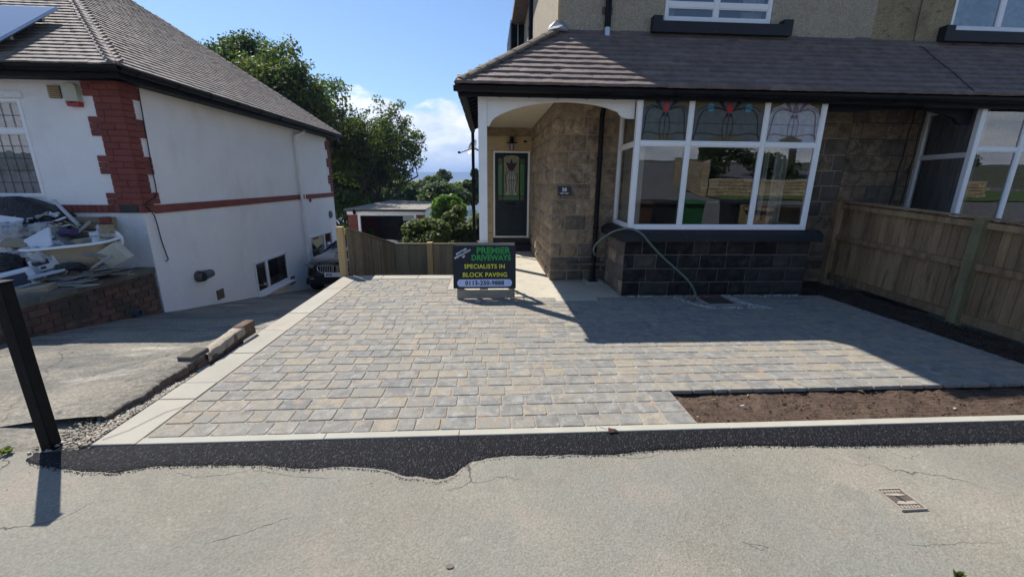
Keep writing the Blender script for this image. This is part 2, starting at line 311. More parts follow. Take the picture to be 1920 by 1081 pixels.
M['pavement'] = aggregate_cracks(mat('worn_tarmac_pavement', [(0.235, 0.216, 0.175)], .93, .9, .2, 1.0, 80, fine=.18, dirt=[((.212, .208, .178), .6, .46, .6), ((.275, .235, .195), 1.7, .55, .72), ((.185, .17, .143), 2.9, .56, .76), ((.30, .275, .235), 8.5, .62, .72), ((.42, .39, .34), 26, .68, .74), ((.12, .11, .095), 30, .72, .76), ((.20, .185, .155), 5, .58, .78)]))
M['drive'] = aggregate_cracks(mat('old_concrete_drive', [(.255, .23, .185)], .95, 1.3, .25, 1.2, 32, fine=.32, dirt=[((.15, .145, .13), 1.1, .47, .6, (.6, 1.6, 1)), ((.42, .39, .33), 1.3, .60, .68, (.35, 1.9, 1)), ((.10, .095, .08), 9, .60, .7)]), 85, .7, .42, .22)
def fresh():
    m = mat('fresh_black_asphalt', [(.022, .022, .026)], .7, 3, .25, 0, 60, spec=.22)
    t = m.node_tree; B = t.nodes['Principled BSDF']; geo = N(t, 'ShaderNodeNewGeometry')
    vo = N(t, 'ShaderNodeTexVoronoi'); vo.inputs['Scale'].default_value = 120; lk(geo.outputs['Position'], vo.inputs['Vector'])
    sc = N(t, 'ShaderNodeSeparateColor'); lk(vo.outputs['Color'], sc.inputs[0])
    r = N(t, 'ShaderNodeValToRGB'); e = r.color_ramp.elements; e[0].color = (.003, .003, .005, 1); e[1].color = (.06, .06, .066, 1); q = e.new(.86); q.color = (.008, .008, .011, 1)
    lk(sc.outputs[0], r.inputs[0]); lk(r.outputs[0], B.inputs['Base Color'])
    bp = N(t, 'ShaderNodeBump'); bp.inputs['Strength'].default_value = 1; bp.inputs['Distance'].default_value = .008; bp.invert = True
    lk(vo.outputs['Distance'], bp.inputs['Height']); lk(bp.outputs[0], B.inputs['Normal']); return m
M['asphalt'] = fresh()
M['road'] = mat('road_tarmac', [(.115, .115, .12)], .9, 1.5, .18, .5, 60, fine=.12)
M['line'] = mat('road_paint', [(.62, .62, .60)], .8, 9, .12, .2, 60)
M['fence_new'] = mat('grey_featheredge_board', [(.25, .205, .145), (.33, .275, .20), (.19, .155, .11), (.29, .24, .17)], .88, 5, .25, .5, 55, stretch=(2.5, 2.5, .35), fine=.12)
M['post_new'] = mat('new_yellow_post', [(.50, .36, .17)], .8, 6, .15, .3, 50, stretch=(2.5, 2.5, .4))
M['fence_old'] = mat('weathered_fence_board', [(.29, .19, .10), (.43, .295, .165), (.21, .135, .075), (.37, .245, .13), (.25, .165, .09)], .9, 5, .38, .7, 45, stretch=(2.2, 2.2, .3), fine=.2, blend=.2, dirt=[((.05, .038, .025), 3, .55, .75, (2.5, 2.5, .5)), ((.15, .16, .06), 2.2, .62, .8)])
M['post_green'] = mat('algae_green_post', [(.20, .185, .095)], .9, 4, .35, .6, 45, stretch=(2.5, 2.5, .4), fine=.2, dirt=[((.16, .12, .07), 3, .5, .7)])
M['pallet'] = mat('grey_sign_timber', [(.27, .225, .175), (.31, .265, .21)], .9, 7, .25, .4, 50, stretch=(.4, 2, 2))
M['sign_black'] = mat('sign_board', [(.008, .008, .014)], .5, 3, .15, .05, 30)
M['green'] = mat('green_letters', [(.02, .30, .05)], .5, 3, .05, 0)
M['yellow'] = mat('yellow_letters', [(.72, .72, .03)], .5, 3, .05, 0)
M['white_letter'] = mat('white_letters', [(.78, .80, .84)], .5, 3, .04, 0)
M['pill'] = mat('pale_blue_pill', [(.50, .58, .80)], .5, 3, .04, 0)
M['navy'] = mat('navy_digits', [(.012, .012, .03)], .5, 3, .04, 0)
M['glass'] = glassmat('window_glass', (.86, .90, .90), .05, .02)
M['glass_old'] = glassmat('net_window_glass', (.8, .85, .9), .03, .08)
M['pane_dark'] = glassmat('dark_glass', (.75, .78, .8), .03, .02)
M['leadline'] = mat('lead_came', [(.02, .02, .022)], .5, 5, .1, 0)
def stained(name, c, tr=.5):
    m = bpy.data.materials.new(name); m.use_nodes = True; t = m.node_tree; B = t.nodes['Principled BSDF']
    geo = N(t, 'ShaderNodeNewGeometry'); no = N(t, 'ShaderNodeTexNoise'); no.inputs['Scale'].default_value = 14; no.inputs['Detail'].default_value = 5; lk(geo.outputs['Position'], no.inputs['Vector'])
    r = N(t, 'ShaderNodeValToRGB'); r.color_ramp.elements[0].color = (*[x*.55 for x in c], 1); r.color_ramp.elements[1].color = (*[min(1, x*1.4) for x in c], 1); lk(no.outputs[0], r.inputs[0])
    lk(r.outputs[0], B.inputs['Base Color']); B.inputs['Roughness'].default_value = .22
    tp = N(t, 'ShaderNodeBsdfTransparent'); lk(r.outputs[0], tp.inputs[0]); mxs = N(t, 'ShaderNodeMixShader'); mxs.inputs[0].default_value = tr
    lk(B.outputs[0], mxs.inputs[1]); lk(tp.outputs[0], mxs.inputs[2]); lk(mxs.outputs[0], t.nodes['Material Output'].inputs[0]); return m
M['sg_red'] = stained('red_glass', (.42, .015, .02), .2); M['sg_blue'] = stained('blue_glass', (.08, .30, .42), .25); M['sg_dark'] = stained('plum_glass', (.05, .02, .03))
M['sg_pale'] = stained('pale_frosted_glass', (.20, .22, .21), .55); M['sg_amber'] = stained('amber_glass', (.24, .20, .09), .55)
M['sg_reflect'] = stained('painted_reflection_glass', (.40, .42, .46), .15); M['sg_green'] = stained('green_glass', (.05, .17, .045), .1); M['sg_olive'] = stained('olive_glass', (.20, .21, .10), .1); M['sg_white'] = stained('milky_glass', (.30, .32, .27), .05); M['sg_plum'] = stained('lilac_glass', (.28, .18, .24), .4)  # first one is a bright window reflection put into the pane colour
M['door'] = mat('dark_teal_door', [(.014, .024, .034)], .45, 4, .12, .08, 40, spec=.2)
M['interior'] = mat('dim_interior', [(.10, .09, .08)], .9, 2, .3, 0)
M['curtain'] = mat('grey_curtain', [(.42, .41, .38)], .9, 8, .2, 0, stretch=(3, 3, .2))
M['curtain_dark'] = mat('dark_curtain', [(.5, .48, .5)], .9, 8, .4, 0, stretch=(4, 4, .2))
M['net'] = mat('net_curtain', [(.30, .33, .38)], .9, 9, .45, 0, stretch=(1.2, 1.2, 1.2))
M['bark'] = mat('tree_bark', [(.05, .042, .032)], .95, 8, .3, .8, 20)
def leafmat(name, pal):
    m = mat(name, pal, .6, .8, .25, 0, 30, blend=.6, spec=.3)
    t = m.node_tree; B = t.nodes['Principled BSDF']; tl = N(t, 'ShaderNodeBsdfTranslucent')
    src = B.inputs['Base Color'].links[0].from_socket; sc = N(t, 'ShaderNodeVectorMath', operation='MULTIPLY'); sc.inputs[1].default_value = (1.3, 1.6, .6); lk(src, sc.inputs[0]); lk(sc.outputs[0], tl.inputs[0])
    ad = N(t, 'ShaderNodeMixShader'); ad.inputs[0].default_value = .45; lk(B.outputs[0], ad.inputs[1]); lk(tl.outputs[0], ad.inputs[2]); lk(ad.outputs[0], t.nodes['Material Output'].inputs[0]); return m
M['leaf_tree'] = leafmat('sycamore_leaf', [(.05, .085, .025), (.075, .11, .032), (.11, .12, .035), (.05, .08, .03), (.14, .09, .03)])
M['leaf_dark'] = leafmat('dark_leaf', [(.045, .075, .025), (.065, .10, .03), (.04, .06, .022), (.11, .13, .04)])
M['leaf_bright'] = leafmat('lime_leaf', [(.11, .19, .03), (.15, .24, .035), (.08, .14, .025)])
M['leaf_bush'] = leafmat('variegated_leaf', [(.07, .10, .03), (.12, .15, .05), (.05, .075, .025), (.16, .17, .07), (.09, .12, .04)])
M['leaf_weed'] = leafmat('weed_leaf', [(.12, .15, .05), (.18, .20, .08), (.09, .11, .03)])
M['field'] = mat('far_fields', [(.07, .10, .035)], .95, .01, .4, 0, dirt=[((.035, .055, .022), .008, .5, .56), ((.13, .13, .06), .004, .55, .6)])
M['grass'] = mat('verge_grass', [(.06, .10, .025)], .95, 2, .35, .8, 30)
M['ground'] = mat('garden_ground', [(.07, .075, .04)], .98, 1.5, .35, .6, 20)
M['gravel'] = mat('pale_pebbles', [(.42, .36, .27), (.33, .29, .24), (.50, .45, .36), (.24, .21, .18)], .9, 9, .2, .3, 80)
M['white_gravel'] = mat('white_limestone_chips', [(.48, .46, .42), (.36, .34, .31), (.58, .56, .52), (.26, .25, .23)], .9, 9, .2, .3, 80)
M['iron'] = mat('worn_cast_iron', [(.13, .105, .085)], .6, 14, .3, .5, 90, metal=.3)
M['iron_pale'] = mat('polished_cover_edge', [(.38, .33, .27)], .6, 14, .2, .4, 90, metal=.2)
M['hose'] = mat('green_hose', [(.115, .155, .13)], .45, 12, .12, .1, 40)
M['card'] = mat('brown_cardboard', [(.34, .26, .17)], .9, 5, .12, .15, 50)
M['tub'] = mat('cream_bath_underside', [(.42, .35, .25)], .7, 4, .15, .2, 40)
M['box_white'] = mat('white_box', [(.62, .64, .68)], .6, 5, .08, .1, 40)
M['bag'] = mat('white_plastic_bag', [(.50, .50, .51)], .45, 9, .25, 1.0, 16, dirt=[((.28, .26, .23), 6, .58, .72)])
M['grey_board'] = mat('grey_lath', [(.22, .20, .18), (.33, .31, .28), (.17, .155, .14)], .9, 6, .25, .3, 40)
M['blue_grey'] = mat('blue_grey_sheet', [(.40, .44, .50)], .6, 6, .12, .1, 40)
M['print'] = mat('dark_box_print', [(.035, .045, .08)], .6, 12, .4, 0)
M['tarp'] = mat('black_tarpaulin', [(.028, .027, .029)], .42, 3, .5, 1.0, 7, dirt=[((.09, .082, .07), 4, .58, .75)])
M['wood'] = mat('old_timber', [(.24, .18, .11), (.30, .235, .15)], .9, 5, .25, .3, 40, stretch=(.4, 2, 2))
M['purple'] = mat('purple_cloth', [(.10, .07, .15)], .9, 5, .2, .3, 40)
M['rubble'] = mat('rubble_heap_earth', [(.10, .09, .08)], .98, 8, .4, 1, 18, fine=.3)
M['black_paint'] = mat('black_car_paint', [(.006, .006, .008)], .2, 3, .1, 0, coat=1)
M['silver_paint'] = mat('silver_car_paint', [(.42, .44, .47)], .25, 3, .05, 0, metal=.5, coat=1)
M['chrome'] = mat('chrome', [(.6, .6, .62)], .15, 3, .05, 0, metal=1)
M['rubber'] = mat('tyre_rubber', [(.015, .015, .015)], .85, 9, .2, .2, 40)
M['lens'] = mat('headlight_lens', [(.25, .27, .30)], .1, 9, .4, 0, coat=1)
M['felt'] = mat('mossy_roof_felt', [(.24, .22, .185)], .95, 3, .25, .8, 35, fine=.25, dirt=[((.12, .11, .07), 3.5, .5, .68)])
M['solar'] = mat('solar_panel_glass', [(.06, .075, .10)], .12, 3, .1, 0, coat=1, spec=.8)
M['alu'] = mat('aluminium', [(.55, .56, .57)], .35, 4, .1, 0, metal=.8)
M['alarm'] = mat('alarm_cover', [(.45, .44, .36)], .5, 4, .1, 0)
M['alarm_red'] = mat('alarm_red', [(.36, .02, .02)], .45, 4, .1, 0)
M['terracotta'] = mat('vent_tan', [(.34, .25, .14)], .8, 4, .15, .2)
M['black_bin'] = mat('black_bin_plastic', [(.015, .015, .016)], .5, 4, .1, .05, 40)
M['green_bin'] = mat('green_bin_plastic', [(.02, .10, .04)], .5, 4, .1, .05, 40)
M['brown_bin'] = mat('brown_bin_plastic', [(.06, .035, .02)], .5, 4, .1, .05, 40)
M['wall_stone_far'] = mat('buff_garden_wall', [(.42, .33, .20), (.34, .27, .17), (.48, .40, .27)], .9, 3, .2, .5, 25)
M['hill'] = mat('moorland', [(.075, .085, .055)], .95, .003, .35, 0, dirt=[((.12, .12, .07), .0025, .5, .6), ((.04, .055, .03), .004, .55, .6)])

# ------------------------------------------------------------------ terrain
def softp(t, w): return .5*(t+math.sqrt(t*t+w*w))
def zd(y):
    z = -.19*softp(y-4.25, .9)
    return max(z, -2.3) if y < 30 else -2.3
def zg(x, y):
    if y < -1.2: return .085*(-1.2-y)-.35 if y > -80 else 6.3
    if y < 3.2: return -.22
    if y < 24: return min(-.06, zd(y)-.03)
    return max(-62, -2.33-.115*(y-24))
ys = list(np.linspace(-140, -6, 14))+list(np.linspace(-4, 24, 57))+list(24+np.cumsum(np.geomspace(1, 420, 34)))
xs = sorted(set(list(np.linspace(-40, 40, 41))+[s*q for s in (-1, 1) for q in np.geomspace(50, 3000, 16)]))
V = [(x, y, zg(x, y)+(nz(x, y, 0, .004)*6 if y > 200 else 0)) for y in ys for x in xs]; nx = len(xs)
Fq = [(j*nx+i, j*nx+i+1, (j+1)*nx+i+1, (j+1)*nx+i) for j in range(len(ys)-1) for i in range(nx-1)]
ob('ground', npmesh('ground', V, Fq), M['ground'], smooth=True, kind='structure', label='sloping green ground falling away behind the houses')
def hz(x, y):
    t = min(1, max(0, (y-1500)/2300)); t = t*t*(3-2*t)
    return -64+t*(150+26*nz(x, 0, 0, .0009)+9*nz(x, y, 0, .004))
grid('hills', -4000, 4000, 1400, 4600, 80, 40, hz, M['hill'], kind='structure', label='long blue moorland ridge on the horizon')
hb = MB().box((-4100, -160, -68), (4100, 4700, 122)).build('haze', None, kind='stuff', label='thin blue distance haze over the valley')
hm = bpy.data.materials.new('haze_air'); hm.use_nodes = True; t = hm.node_tree; t.nodes.remove(t.nodes['Principled BSDF'])
pv = N(t, 'ShaderNodeVolumePrincipled'); pv.inputs['Color'].default_value = (.38, .58, .95, 1); pv.inputs['Density'].default_value = .00042
lk(pv.outputs[0], t.nodes['Material Output'].inputs['Volume']); hb.data.materials.append(hm)

# ------------------------------------------------------------------ pavement, fresh strip, road
pedge = [(-2.75, 2.24), (-2.563, 2.181), (-2.442, 2.139), (-2.242, 2.107), (-2.101, 2.092), (-1.954, 2.143), (-1.598, 2.14), (-1.289, 2.121), (-1.028, 2.072), (-.855, 2.092), (-.6, 2.043), (-.468, 1.98), (-.301, 1.942), (-.2, 1.967), (-.116, 2.075), (-.006, 2.118), (.138, 2.136), (.757, 2.123), (1.072, 2.16), (1.631, 2.172), (2.31, 2.135), (3.469, 2.126), (6.5, 2.12)]
pe = np.array(pedge)
def lowedge(x): return float(np.interp(x, pe[:, 0], pe[:, 1]))+.012*nz(x*9, 3.1)+.006*nz(x*31, 7.7)
def zpave(x, y): return -.016+.006*nz(x, y, 0, .8)+.0025*nz(x, y, 3, 5)
grid('pavement', -14, 14, -1.1, 2.33, 560, 70, zpave, M['pavement'], kind='structure', label='worn beige tarmac pavement across the foreground')
n = 900; V = []; Fq = []; rows = 12
for i in range(n+1):
    x = -2.72+(5.8+2.72)*i/n; a = lowedge(x); b = 2.347 if x > -2.42 else 2.30+.03*(x+2.72)/.3
    a = min(a, b-.02)
    for j in range(rows+1):
        tt = j/rows; y = a+(b-a)*tt
        z = -.012+.007*min(1, tt*5)*(1 if j else 0)+.0035*nz(x, y, 1, 45)*(1 if j else 0)+.002*nz(x, y, 1, 6)
        if j == 0: z = -.024
        V.append((x, y+(.006*nz(x*60, 5) if j == 0 else 0), z))
for i in range(n):
    for j in range(rows): o = i*(rows+1)+j; Fq.append((o, o+rows+1, o+rows+2, o+1))
ob('fresh_asphalt_strip', npmesh('fresh', V, Fq), M['asphalt'], smooth=True, kind='structure', label='fresh black asphalt strip with a ragged front edge')
def ribbon(name, uv, w, m, label):
    P = [atZ(u, v, -.012) for u, v in uv]; Q = []
    for i in range(len(P)-1):
        for k_ in range(10): q = P[i].lerp(P[i+1], k_/10); Q.append(Vector((q.x+.010*nz(q.x*30, q.y*30, 1), q.y+.012*nz(q.x*34, q.y*30, 7), zpave(q.x, q.y)+.0012)))
    n_ = len(Q); V = []; Fq = []
    for i, q in enumerate(Q):
        d = (Q[min(i+1, n_-1)]-Q[max(i-1, 0)]); d = Vector((-d.y, d.x, 0)).normalized()*w*(.35+abs(nz(i*.7, 3))*1.6)*min(1, (i+1)/4, (n_-i)/4); V += [q+d, q-d]
    Fq = [(2*i, 2*i+1, 2*i+3, 2*i+2) for i in range(n_-1)]; return ob(name, npmesh(name, V, Fq), m, kind='structure', label=label)
CRM = mat('crack_shadow', [(.075, .07, .06)], .98, 20, .3, 0)
for uv, w, lb in ((((388, 1016), (450, 1000), (560, 963)), .0016, 'long faint straight crack in the left of the pavement'), (((325, 884), (370, 893), (420, 888), (470, 878), (560, 892), (640, 896)), .0014, 'wavering crack just below the black asphalt strip'), (((1150, 852), (1185, 858), (1215, 856), (1250, 845)), .0018, 'short forked crack beside the asphalt strip at centre'), (((1650, 835), (1680, 850), (1705, 858), (1730, 846)), .0016, 'short crack under the asphalt strip at the right'), (((1390, 1012), (1410, 1018), (1440, 1024), (1425, 1030), (1400, 1018)), .0014, 'small crazed crack at the lower right of the pavement'), (((1700, 1018), (1740, 1020), (1800, 1016), (1900, 1014)), .0010, 'hairline crack in the bottom right of the pavement')): ribbon('crack', uv, w, CRM, lb)
p = atZ(843, 1057, 0); V = [(p.x+.018*(1+.4*nz(t_*3, 1))*math.cos(t_), p.y+.011*(1+.5*nz(t_*2, 4))*math.sin(t_), -.0095) for t_ in np.linspace(0, 2*PI, 20)[:-1]]
MB().quad(*V).build('oil_stain', mat('oil_stain', [(.15, .125, .10)], .9, 60, .4, 0), kind='structure', label='small brown stain at the bottom centre of the pavement')
# loose chippings along the ragged edge
def chips(name, pts, r0, r1, m, **k):
    V = []; Fq = []
    base = np.array([(1, 0, 0), (-1, 0, 0), (0, 1, 0), (0, -1, 0), (0, 0, 1), (0, 0, -1)], float)
    tri = np.array([(0, 2, 4), (2, 1, 4), (1, 3, 4), (3, 0, 4), (2, 0, 5), (1, 2, 5), (3, 1, 5), (0, 3, 5)])
    P = np.array(pts); n = len(P); s = rng.uniform(r0, r1, (n, 1, 1))*rng.uniform(.55, 1.2, (n, 1, 3))*rng.uniform(.75, 1.2, (n, 6, 1))
    a = rng.uniform(0, 2*PI, n); ca, sa = np.cos(a), np.sin(a); B = base[None]*s
    X = B[..., 0]*ca[:, None]-B[..., 1]*sa[:, None]; Y = B[..., 0]*sa[:, None]+B[..., 1]*ca[:, None]
    til = rng.uniform(-.5, .5, n)[:, None]; Z = B[..., 2]*.7+X*til
    V = np.stack([X, Y, Z], -1)+P[:, None]; Fq = tri[None]+(np.arange(n)*6)[:, None, None]
    return ob(name, npmesh(name, V.reshape(-1, 3), Fq.reshape(-1, 3)), m, **k)
pts = []
for i in range(2600):
    x = rng.uniform(-2.7, 5.6); y = lowedge(x)-abs(rng.normal(0, .009))+.004; pts.append((x, y, -.013))
for i in range(60): x = rng.uniform(-2.6, 5); pts.append((x, lowedge(x)-abs(rng.normal(0, .1)), -.012))
chips('asphalt_crumbs', pts, .002, .0045, M['asphalt'], kind='stuff', label='black asphalt crumbs scattered along the ragged strip edge')
pts = [(rng.uniform(-3, 3), rng.uniform(.7, 2.1), -.013) for i in range(150)]
chips('pavement_grit', pts, .0015, .0035, M['gravel'], kind='stuff', label='tiny pale grit on the worn pavement')
# road behind the camera, seen in the window reflections
MB().box((-30, -1.25, -.2), (30, -1.1, -.02), ch=.01).build('kerb', M['edging'], kind='structure', label='concrete kerb along the road edge')
grid('road', -40, 40, -60, -1.25, 20, 30, lambda x, y: .085*(-1.2-y)-.10+.04*(y > -1.5), M['road'], kind='structure', label='grey tarmac road rising on the far side')
V = MB()
for (x0, y0, x1, y1) in ((2, -8.2, 9, -9.4), (9.6, -9.5, 13, -10.1), (-8, -7, 1.2, -8.1)):
    zf = lambda y: .085*(-1.2-y)-.10+.008
    V.quad((x0, y0, zf(y0)), (x1, y1, zf(y1)), (x1, y1+.12, zf(y1+.12)), (x0, y0+.12, zf(y0+.12)))
V.build('road_marking', M['line'], kind='structure', label='white painted line on the road')
grid('verge', 12.6, 40, -16, -10.6, 30, 10, lambda x, y: .085*(-1.2-y)-.03+.04*nz(x, y), M['grass'], kind='structure', label='strip of grass along the far side of the road')

# ------------------------------------------------------------------ neighbour's drive
def zdrive(x, y):
    return zd(y)-.012+.012*nz(x, y, 0, 1.1)+.005*nz(x, y, 2, 6)+(.03*max(0, 1-abs(y-5.4)/2.0)*0)
grid('drive', -16, -2.47, 2.28, 24, 150, 240, zdrive, M['drive'], kind='structure', label='old cracked concrete drive sloping down beside the white house')

# ------------------------------------------------------------------ block paving
base = MB().box((-2.47, 2.36, -1.4), (1.44, 7.08, -.006)).box((1.44, 2.96, -.6), (4.97, 5.62, -.0065)).box((1.44, 5.62, -.6), (2.05, 7.08, -.012)).build('driveway', M['joint'], kind='structure', label='new block paved driveway with sandy joints')
BW = [.115, .165, .205, .235, .245]
def blockmesh(w, d, seed):
    r = random.Random(seed); h = .012; V = []; c = min(.013, w*.15)
    def ring(ins, z, jit):
        x0, x1, y0, y1 = -w/2+ins, w/2-ins, -d/2+ins, d/2-ins; P = []
        for (cx, cy, sx, sy) in ((x0, y0, 1, 1), (x1, y0, -1, 1), (x1, y1, -1, -1), (x0, y1, 1, -1)):
            a = (cx+sx*c*J[len(P) % 8], cy, z); b = (cx, cy+sy*c*J[(len(P)+1) % 8], z)
            P += ([b, a] if (sx*sy > 0) else [a, b])
        return [(p[0]+jx[i][0]*jit, p[1]+jx[i][1]*jit, p[2]) for i, p in enumerate(P)]
    J = [r.uniform(.35, 1.3) for _ in range(8)]; jx = [(r.uniform(-.0018, .0018), r.uniform(-.0018, .0018)) for _ in range(8)]
    V = ring(0, -.03, 1)+ring(0, -h, 1)+ring(.0022, -.0025, 1)+ring(.006, 0, .6)
    Fc = [tuple(range(24, 32))]
    for k in range(3):
        for i in range(8): j = (i+1) % 8; Fc.append((k*8+i, k*8+j, (k+1)*8+j, (k+1)*8+i))
    me = bpy.data.meshes.new('paving_block'); me.from_pydata(V, [], Fc); me.materials.append(M['block']); me.update(); return me, V, Fc
BM = {(w, k): blockmesh(w, .146, hash((int(w*1000), k)) % 9999) for w in BW+[.19] for k in range(4)}
blocks = []
def row(y, x0, x1):
    x = x0; last = None
    while x < x1-.03:
        rem = x1-x
        w = random.choice([.115, .165, .165, .165, .205, .205, .235, .245])
        if rem < .42: w = min(BW, key=lambda q: abs(q-rem)) if rem < .27 else min(BW, key=lambda q: abs(q-rem/2))
        s = 1.0 if rem >= .42 else (rem/(w+.004) if rem < .27 else 1)
        blocks.append((x+w*s/2+.002, y, w, s)); x += w*s+.004
k = 0; y = 2.424+.072
while y < 7.0:
    if y < 2.9:
        row(y, -2.19+.004, 1.235); blocks.append((1.335+.004, y, .19, 1.0))
    else:
        xl = -2.19+.004
        if y < 5.42: xr = 4.97 if y < 4.55 else 4.97-(y-4.55)*.36; row(y, xl, xr)
        elif y < 5.56: row(y, xl, .95); row(y, 1.55, 4.60)
        elif y < 6.05: row(y, xl, -.32)
        elif y < 6.74: row(y, xl, -.62)
    y += .150; k += 1
cx = Vector((0, 0, 1.6))
def pxsize(b): p = Vector((b[0], b[1], 0)); d = p-cx; return b[2]*abs(d.z)/d.length**3
def infr(b):
    d = Vector((b[0], b[1], 0))-cx; w_ = d.dot(cf); return abs(d.dot(cr2)/w_*F) < 1000
vis = sorted([b for b in blocks if infr(b)], key=pxsize, reverse=True); near = set(vis[:298]); jm = MB()
for b in blocks:
    me, V, Fc = BM[(b[2], random.randrange(4))]; z = random.uniform(-.0022, .0018); dy = random.uniform(-.0015, .0015)
    if b in near: ob('paving_block', me, None, base, loc=(b[0], b[1]+dy, z), rot=(random.uniform(-.006, .006), random.uniform(-.006, .006), random.uniform(-.008, .008)+(PI if random.random() < .5 else 0)), scale=(b[3], 1, 1))
    else: jm.add([(p[0]*b[3]+b[0], p[1]+b[1]+dy, p[2]+z) for p in V], Fc)
jm.build('paving_blocks', M['block'], base, kind='stuff')
# sandstone border slabs down the left and along the back
ye = [2.352, 2.90, 3.16, 3.75, 4.37, 4.97, 5.56, 6.17, 6.65, 7.06]
for i in range(len(ye)-1):
    a, b = ye[i]+.003, ye[i+1]-.003
    o = MB().box((-2.462, a, -.05), (-2.2, b, .002+.002*(i % 2)), ch=.003).build('border_slab', M['slab'], base)
for i, (a, b) in enumerate(((-2.194, -1.80), (-1.794, -1.20), (-1.194, -.62))):
    MB().box((a, 6.80, -.05), (b, 7.06, .003), ch=.003).build('border_slab', M['slab'], base)
MB().box((-.615, 6.06, -.05), (-.40, 6.62, .003), ch=.003).build('border_slab', M['slab'], base)
MB().box((-.615, 6.626, -.05), (-.40, 7.06, .002), ch=.003).build('border_slab', M['slab'], base)
eg = MB().box((-2.19, 2.352, -.15), (5.7, 2.412, -.012)).build('edging', M['edging'], kind='structure', label='thin cream concrete edging along the driveway front')
x = -2.194
for i, w in enumerate((1.14, .86, .915, .915, .915, .915, .915, .915, .3)):
    MB().box((x+.002, 2.350, -.1), (x+w-.002, 2.414, .003+.001*(i % 2)), ch=.003).build('edging_slab', M['edging'], eg); x += w
# cracks across the first slab: dark wavy cable lying on it
pth = [(-2.43+.0, 2.40, .007), (-2.36, 2.50, .007), (-2.31, 2.60, .007), (-2.27, 2.72, .007), (-2.20, 2.79, .009), (-2.17, 2.86, .009)]
MB().tube([(p[0]+.01*math.sin(i*2), p[1], p[2]) for i, p in enumerate(pth)], .0016, 5).build('string_line', M['leadline'], label='thin loose string lying across the first pale border slab', cat='string')
# smooth path to the porch
def zpath(x, y): return -.004+.002*nz(x, y, 0, 2)
grid('path', -.395, 1.99, 5.60, 7.08, 30, 20, zpath, M['path'], kind='structure', label='smooth pale concrete path turning into the porch')
grid('porch_floor', -.08, 1.03, 7.081, 9.9, 20, 30, zpath, M['path'], kind='structure', label='smooth concrete porch floor')
MB().box((.955, 5.43, -.05), (1.545, 5.62, -.003)).build('path_patch', M['path'], kind='structure', label='small concrete infill where the path meets the blocks')
# soil beds
grid('soil_bed', 1.452, 5.72, 2.418, 2.948, 200, 40, lambda x, y: -.046+.016*nz(x, y, 0, 5)+.012*nz(x, y, 1, 19)+.006*math.sin(y*150+nz(x, y, 0, 3)*4)*(1 if x > 2.4 else 0)+.006*nz(x, y, 2, 50), M['soil'], kind='structure', label='empty rectangular bed of brown topsoil behind the edging')
pts = [(rng.uniform(1.47, 5.6), rng.uniform(2.43, 2.94), 0) for i in range(900)]; pts = [(a, b, -.042) for a, b, c in pts]
chips('soil_clods', pts, .003, .012, M['soil'], kind='stuff', label='small dark clods of earth over the front soil bed')
grid('soil_strip', 4.62, 5.72, 2.95, 7.0, 50, 120, lambda x, y: -.035+.03*nz(x, y, 0, 3)+.015*nz(x, y, 1, 14)-.0*(x), M['soil_dark'], kind='structure', label='strip of dark soil between paving and fence')
pts = [(rng.uniform(4.9, 5.62), rng.uniform(3, 6.5), -.015) for i in range(1600)]
chips('soil_lumps', pts, .008, .026, M['soil_dark'], kind='stuff', label='dark soil lumps along the fence')
for i, (u, v, w, h, a) in enumerate(((1410, 730, .05, .012, 1.1), (1338, 749, .035, .008, .2), (1402, 741, .04, .007, .8), (1392, 760, .03, .014, .1), (1308, 781, .02, .010, .4), (1612, 732, .045, .010, 2.7), (1790, 765, .02, .012, .3), (1592, 710, .05, .008, 0))):
    p = atZ(u, v, -.030)
    MB().box(p-Vector((w/2, h/2, .003)), p+Vector((w/2, h/2, .004)), rz=a).build('wood_chip', M['bag'] if i in (0, 3, 6) else M['wood'], label=('white scrap near the back edge of the soil bed', 'pale stick near the left end of the soil bed', 'thin pale root beside the white scrap on the soil', 'white flake in the middle of the soil bed', 'white pebble at the front left corner of the soil bed', 'pale sliver toward the right end of the soil bed', 'small pale speck at the far front right of the soil bed', 'pale curl of plastic at the back edge of the soil bed')[i], cat='scrap')
# dead leaf on the asphalt
p = atZ(1147, 808, 0)
V = []; n = 14
for i in range(n):
    a = 2*PI*i/n; r = .028*(1+.35*math.cos(a*3+.5)+.12*math.sin(a*7)); V.append((p.x+r*1.15*math.cos(a), p.y+r*.8*math.sin(a), .004+.010*abs(math.sin(a*2))))
MB().add(V+[(p.x, p.y, .012)], [(i, (i+1) % n, n) for i in range(n)]).tube([(p.x-.03, p.y+.015, .008), (p.x-.07, p.y+.04, .008)], .0012, 5).build('dead_leaf', mat('dead_leaf', [(.06, .025, .02)], .8, 60, .5, .5, 80), label='curled dark brown dead leaf on the fresh asphalt', cat='leaf')
# stopcock cover in the pavement
mc = MB()
a, b, c_, d = (2.118, 1.763), (2.250, 1.766), (2.238, 1.630), (2.112, 1.626)
root = empty('utility_cover', (2.18, 1.70, 0), 'small rectangular iron stopcock cover set in the pavement', 'cover')
x0, x1, y0, y1 = 2.115, 2.243, 1.628, 1.765; z = -.009
MB().box((x0, y0, z-.02), (x1, y1, z)).build('plate', M['iron'], root)
f = MB()
for q in (((x0-.006, y0-.006), (x1+.006, y0)), ((x0-.006, y1), (x1+.006, y1+.006)), ((x0-.006, y0), (x0, y1)), ((x1, y0), (x1+.006, y1))): f.box((*q[0], z-.02), (*q[1], z+.004))
f.build('frame', M['iron_pale'], root)
g_ = MB()
for i in range(6):
    xx = x0+.012+i*.018; g_.box((xx, y1-.022, z), (xx+.008, y1-.006, z+.003)); g_.box((xx, y0+.006, z), (xx+.008, y0+.022, z+.003))
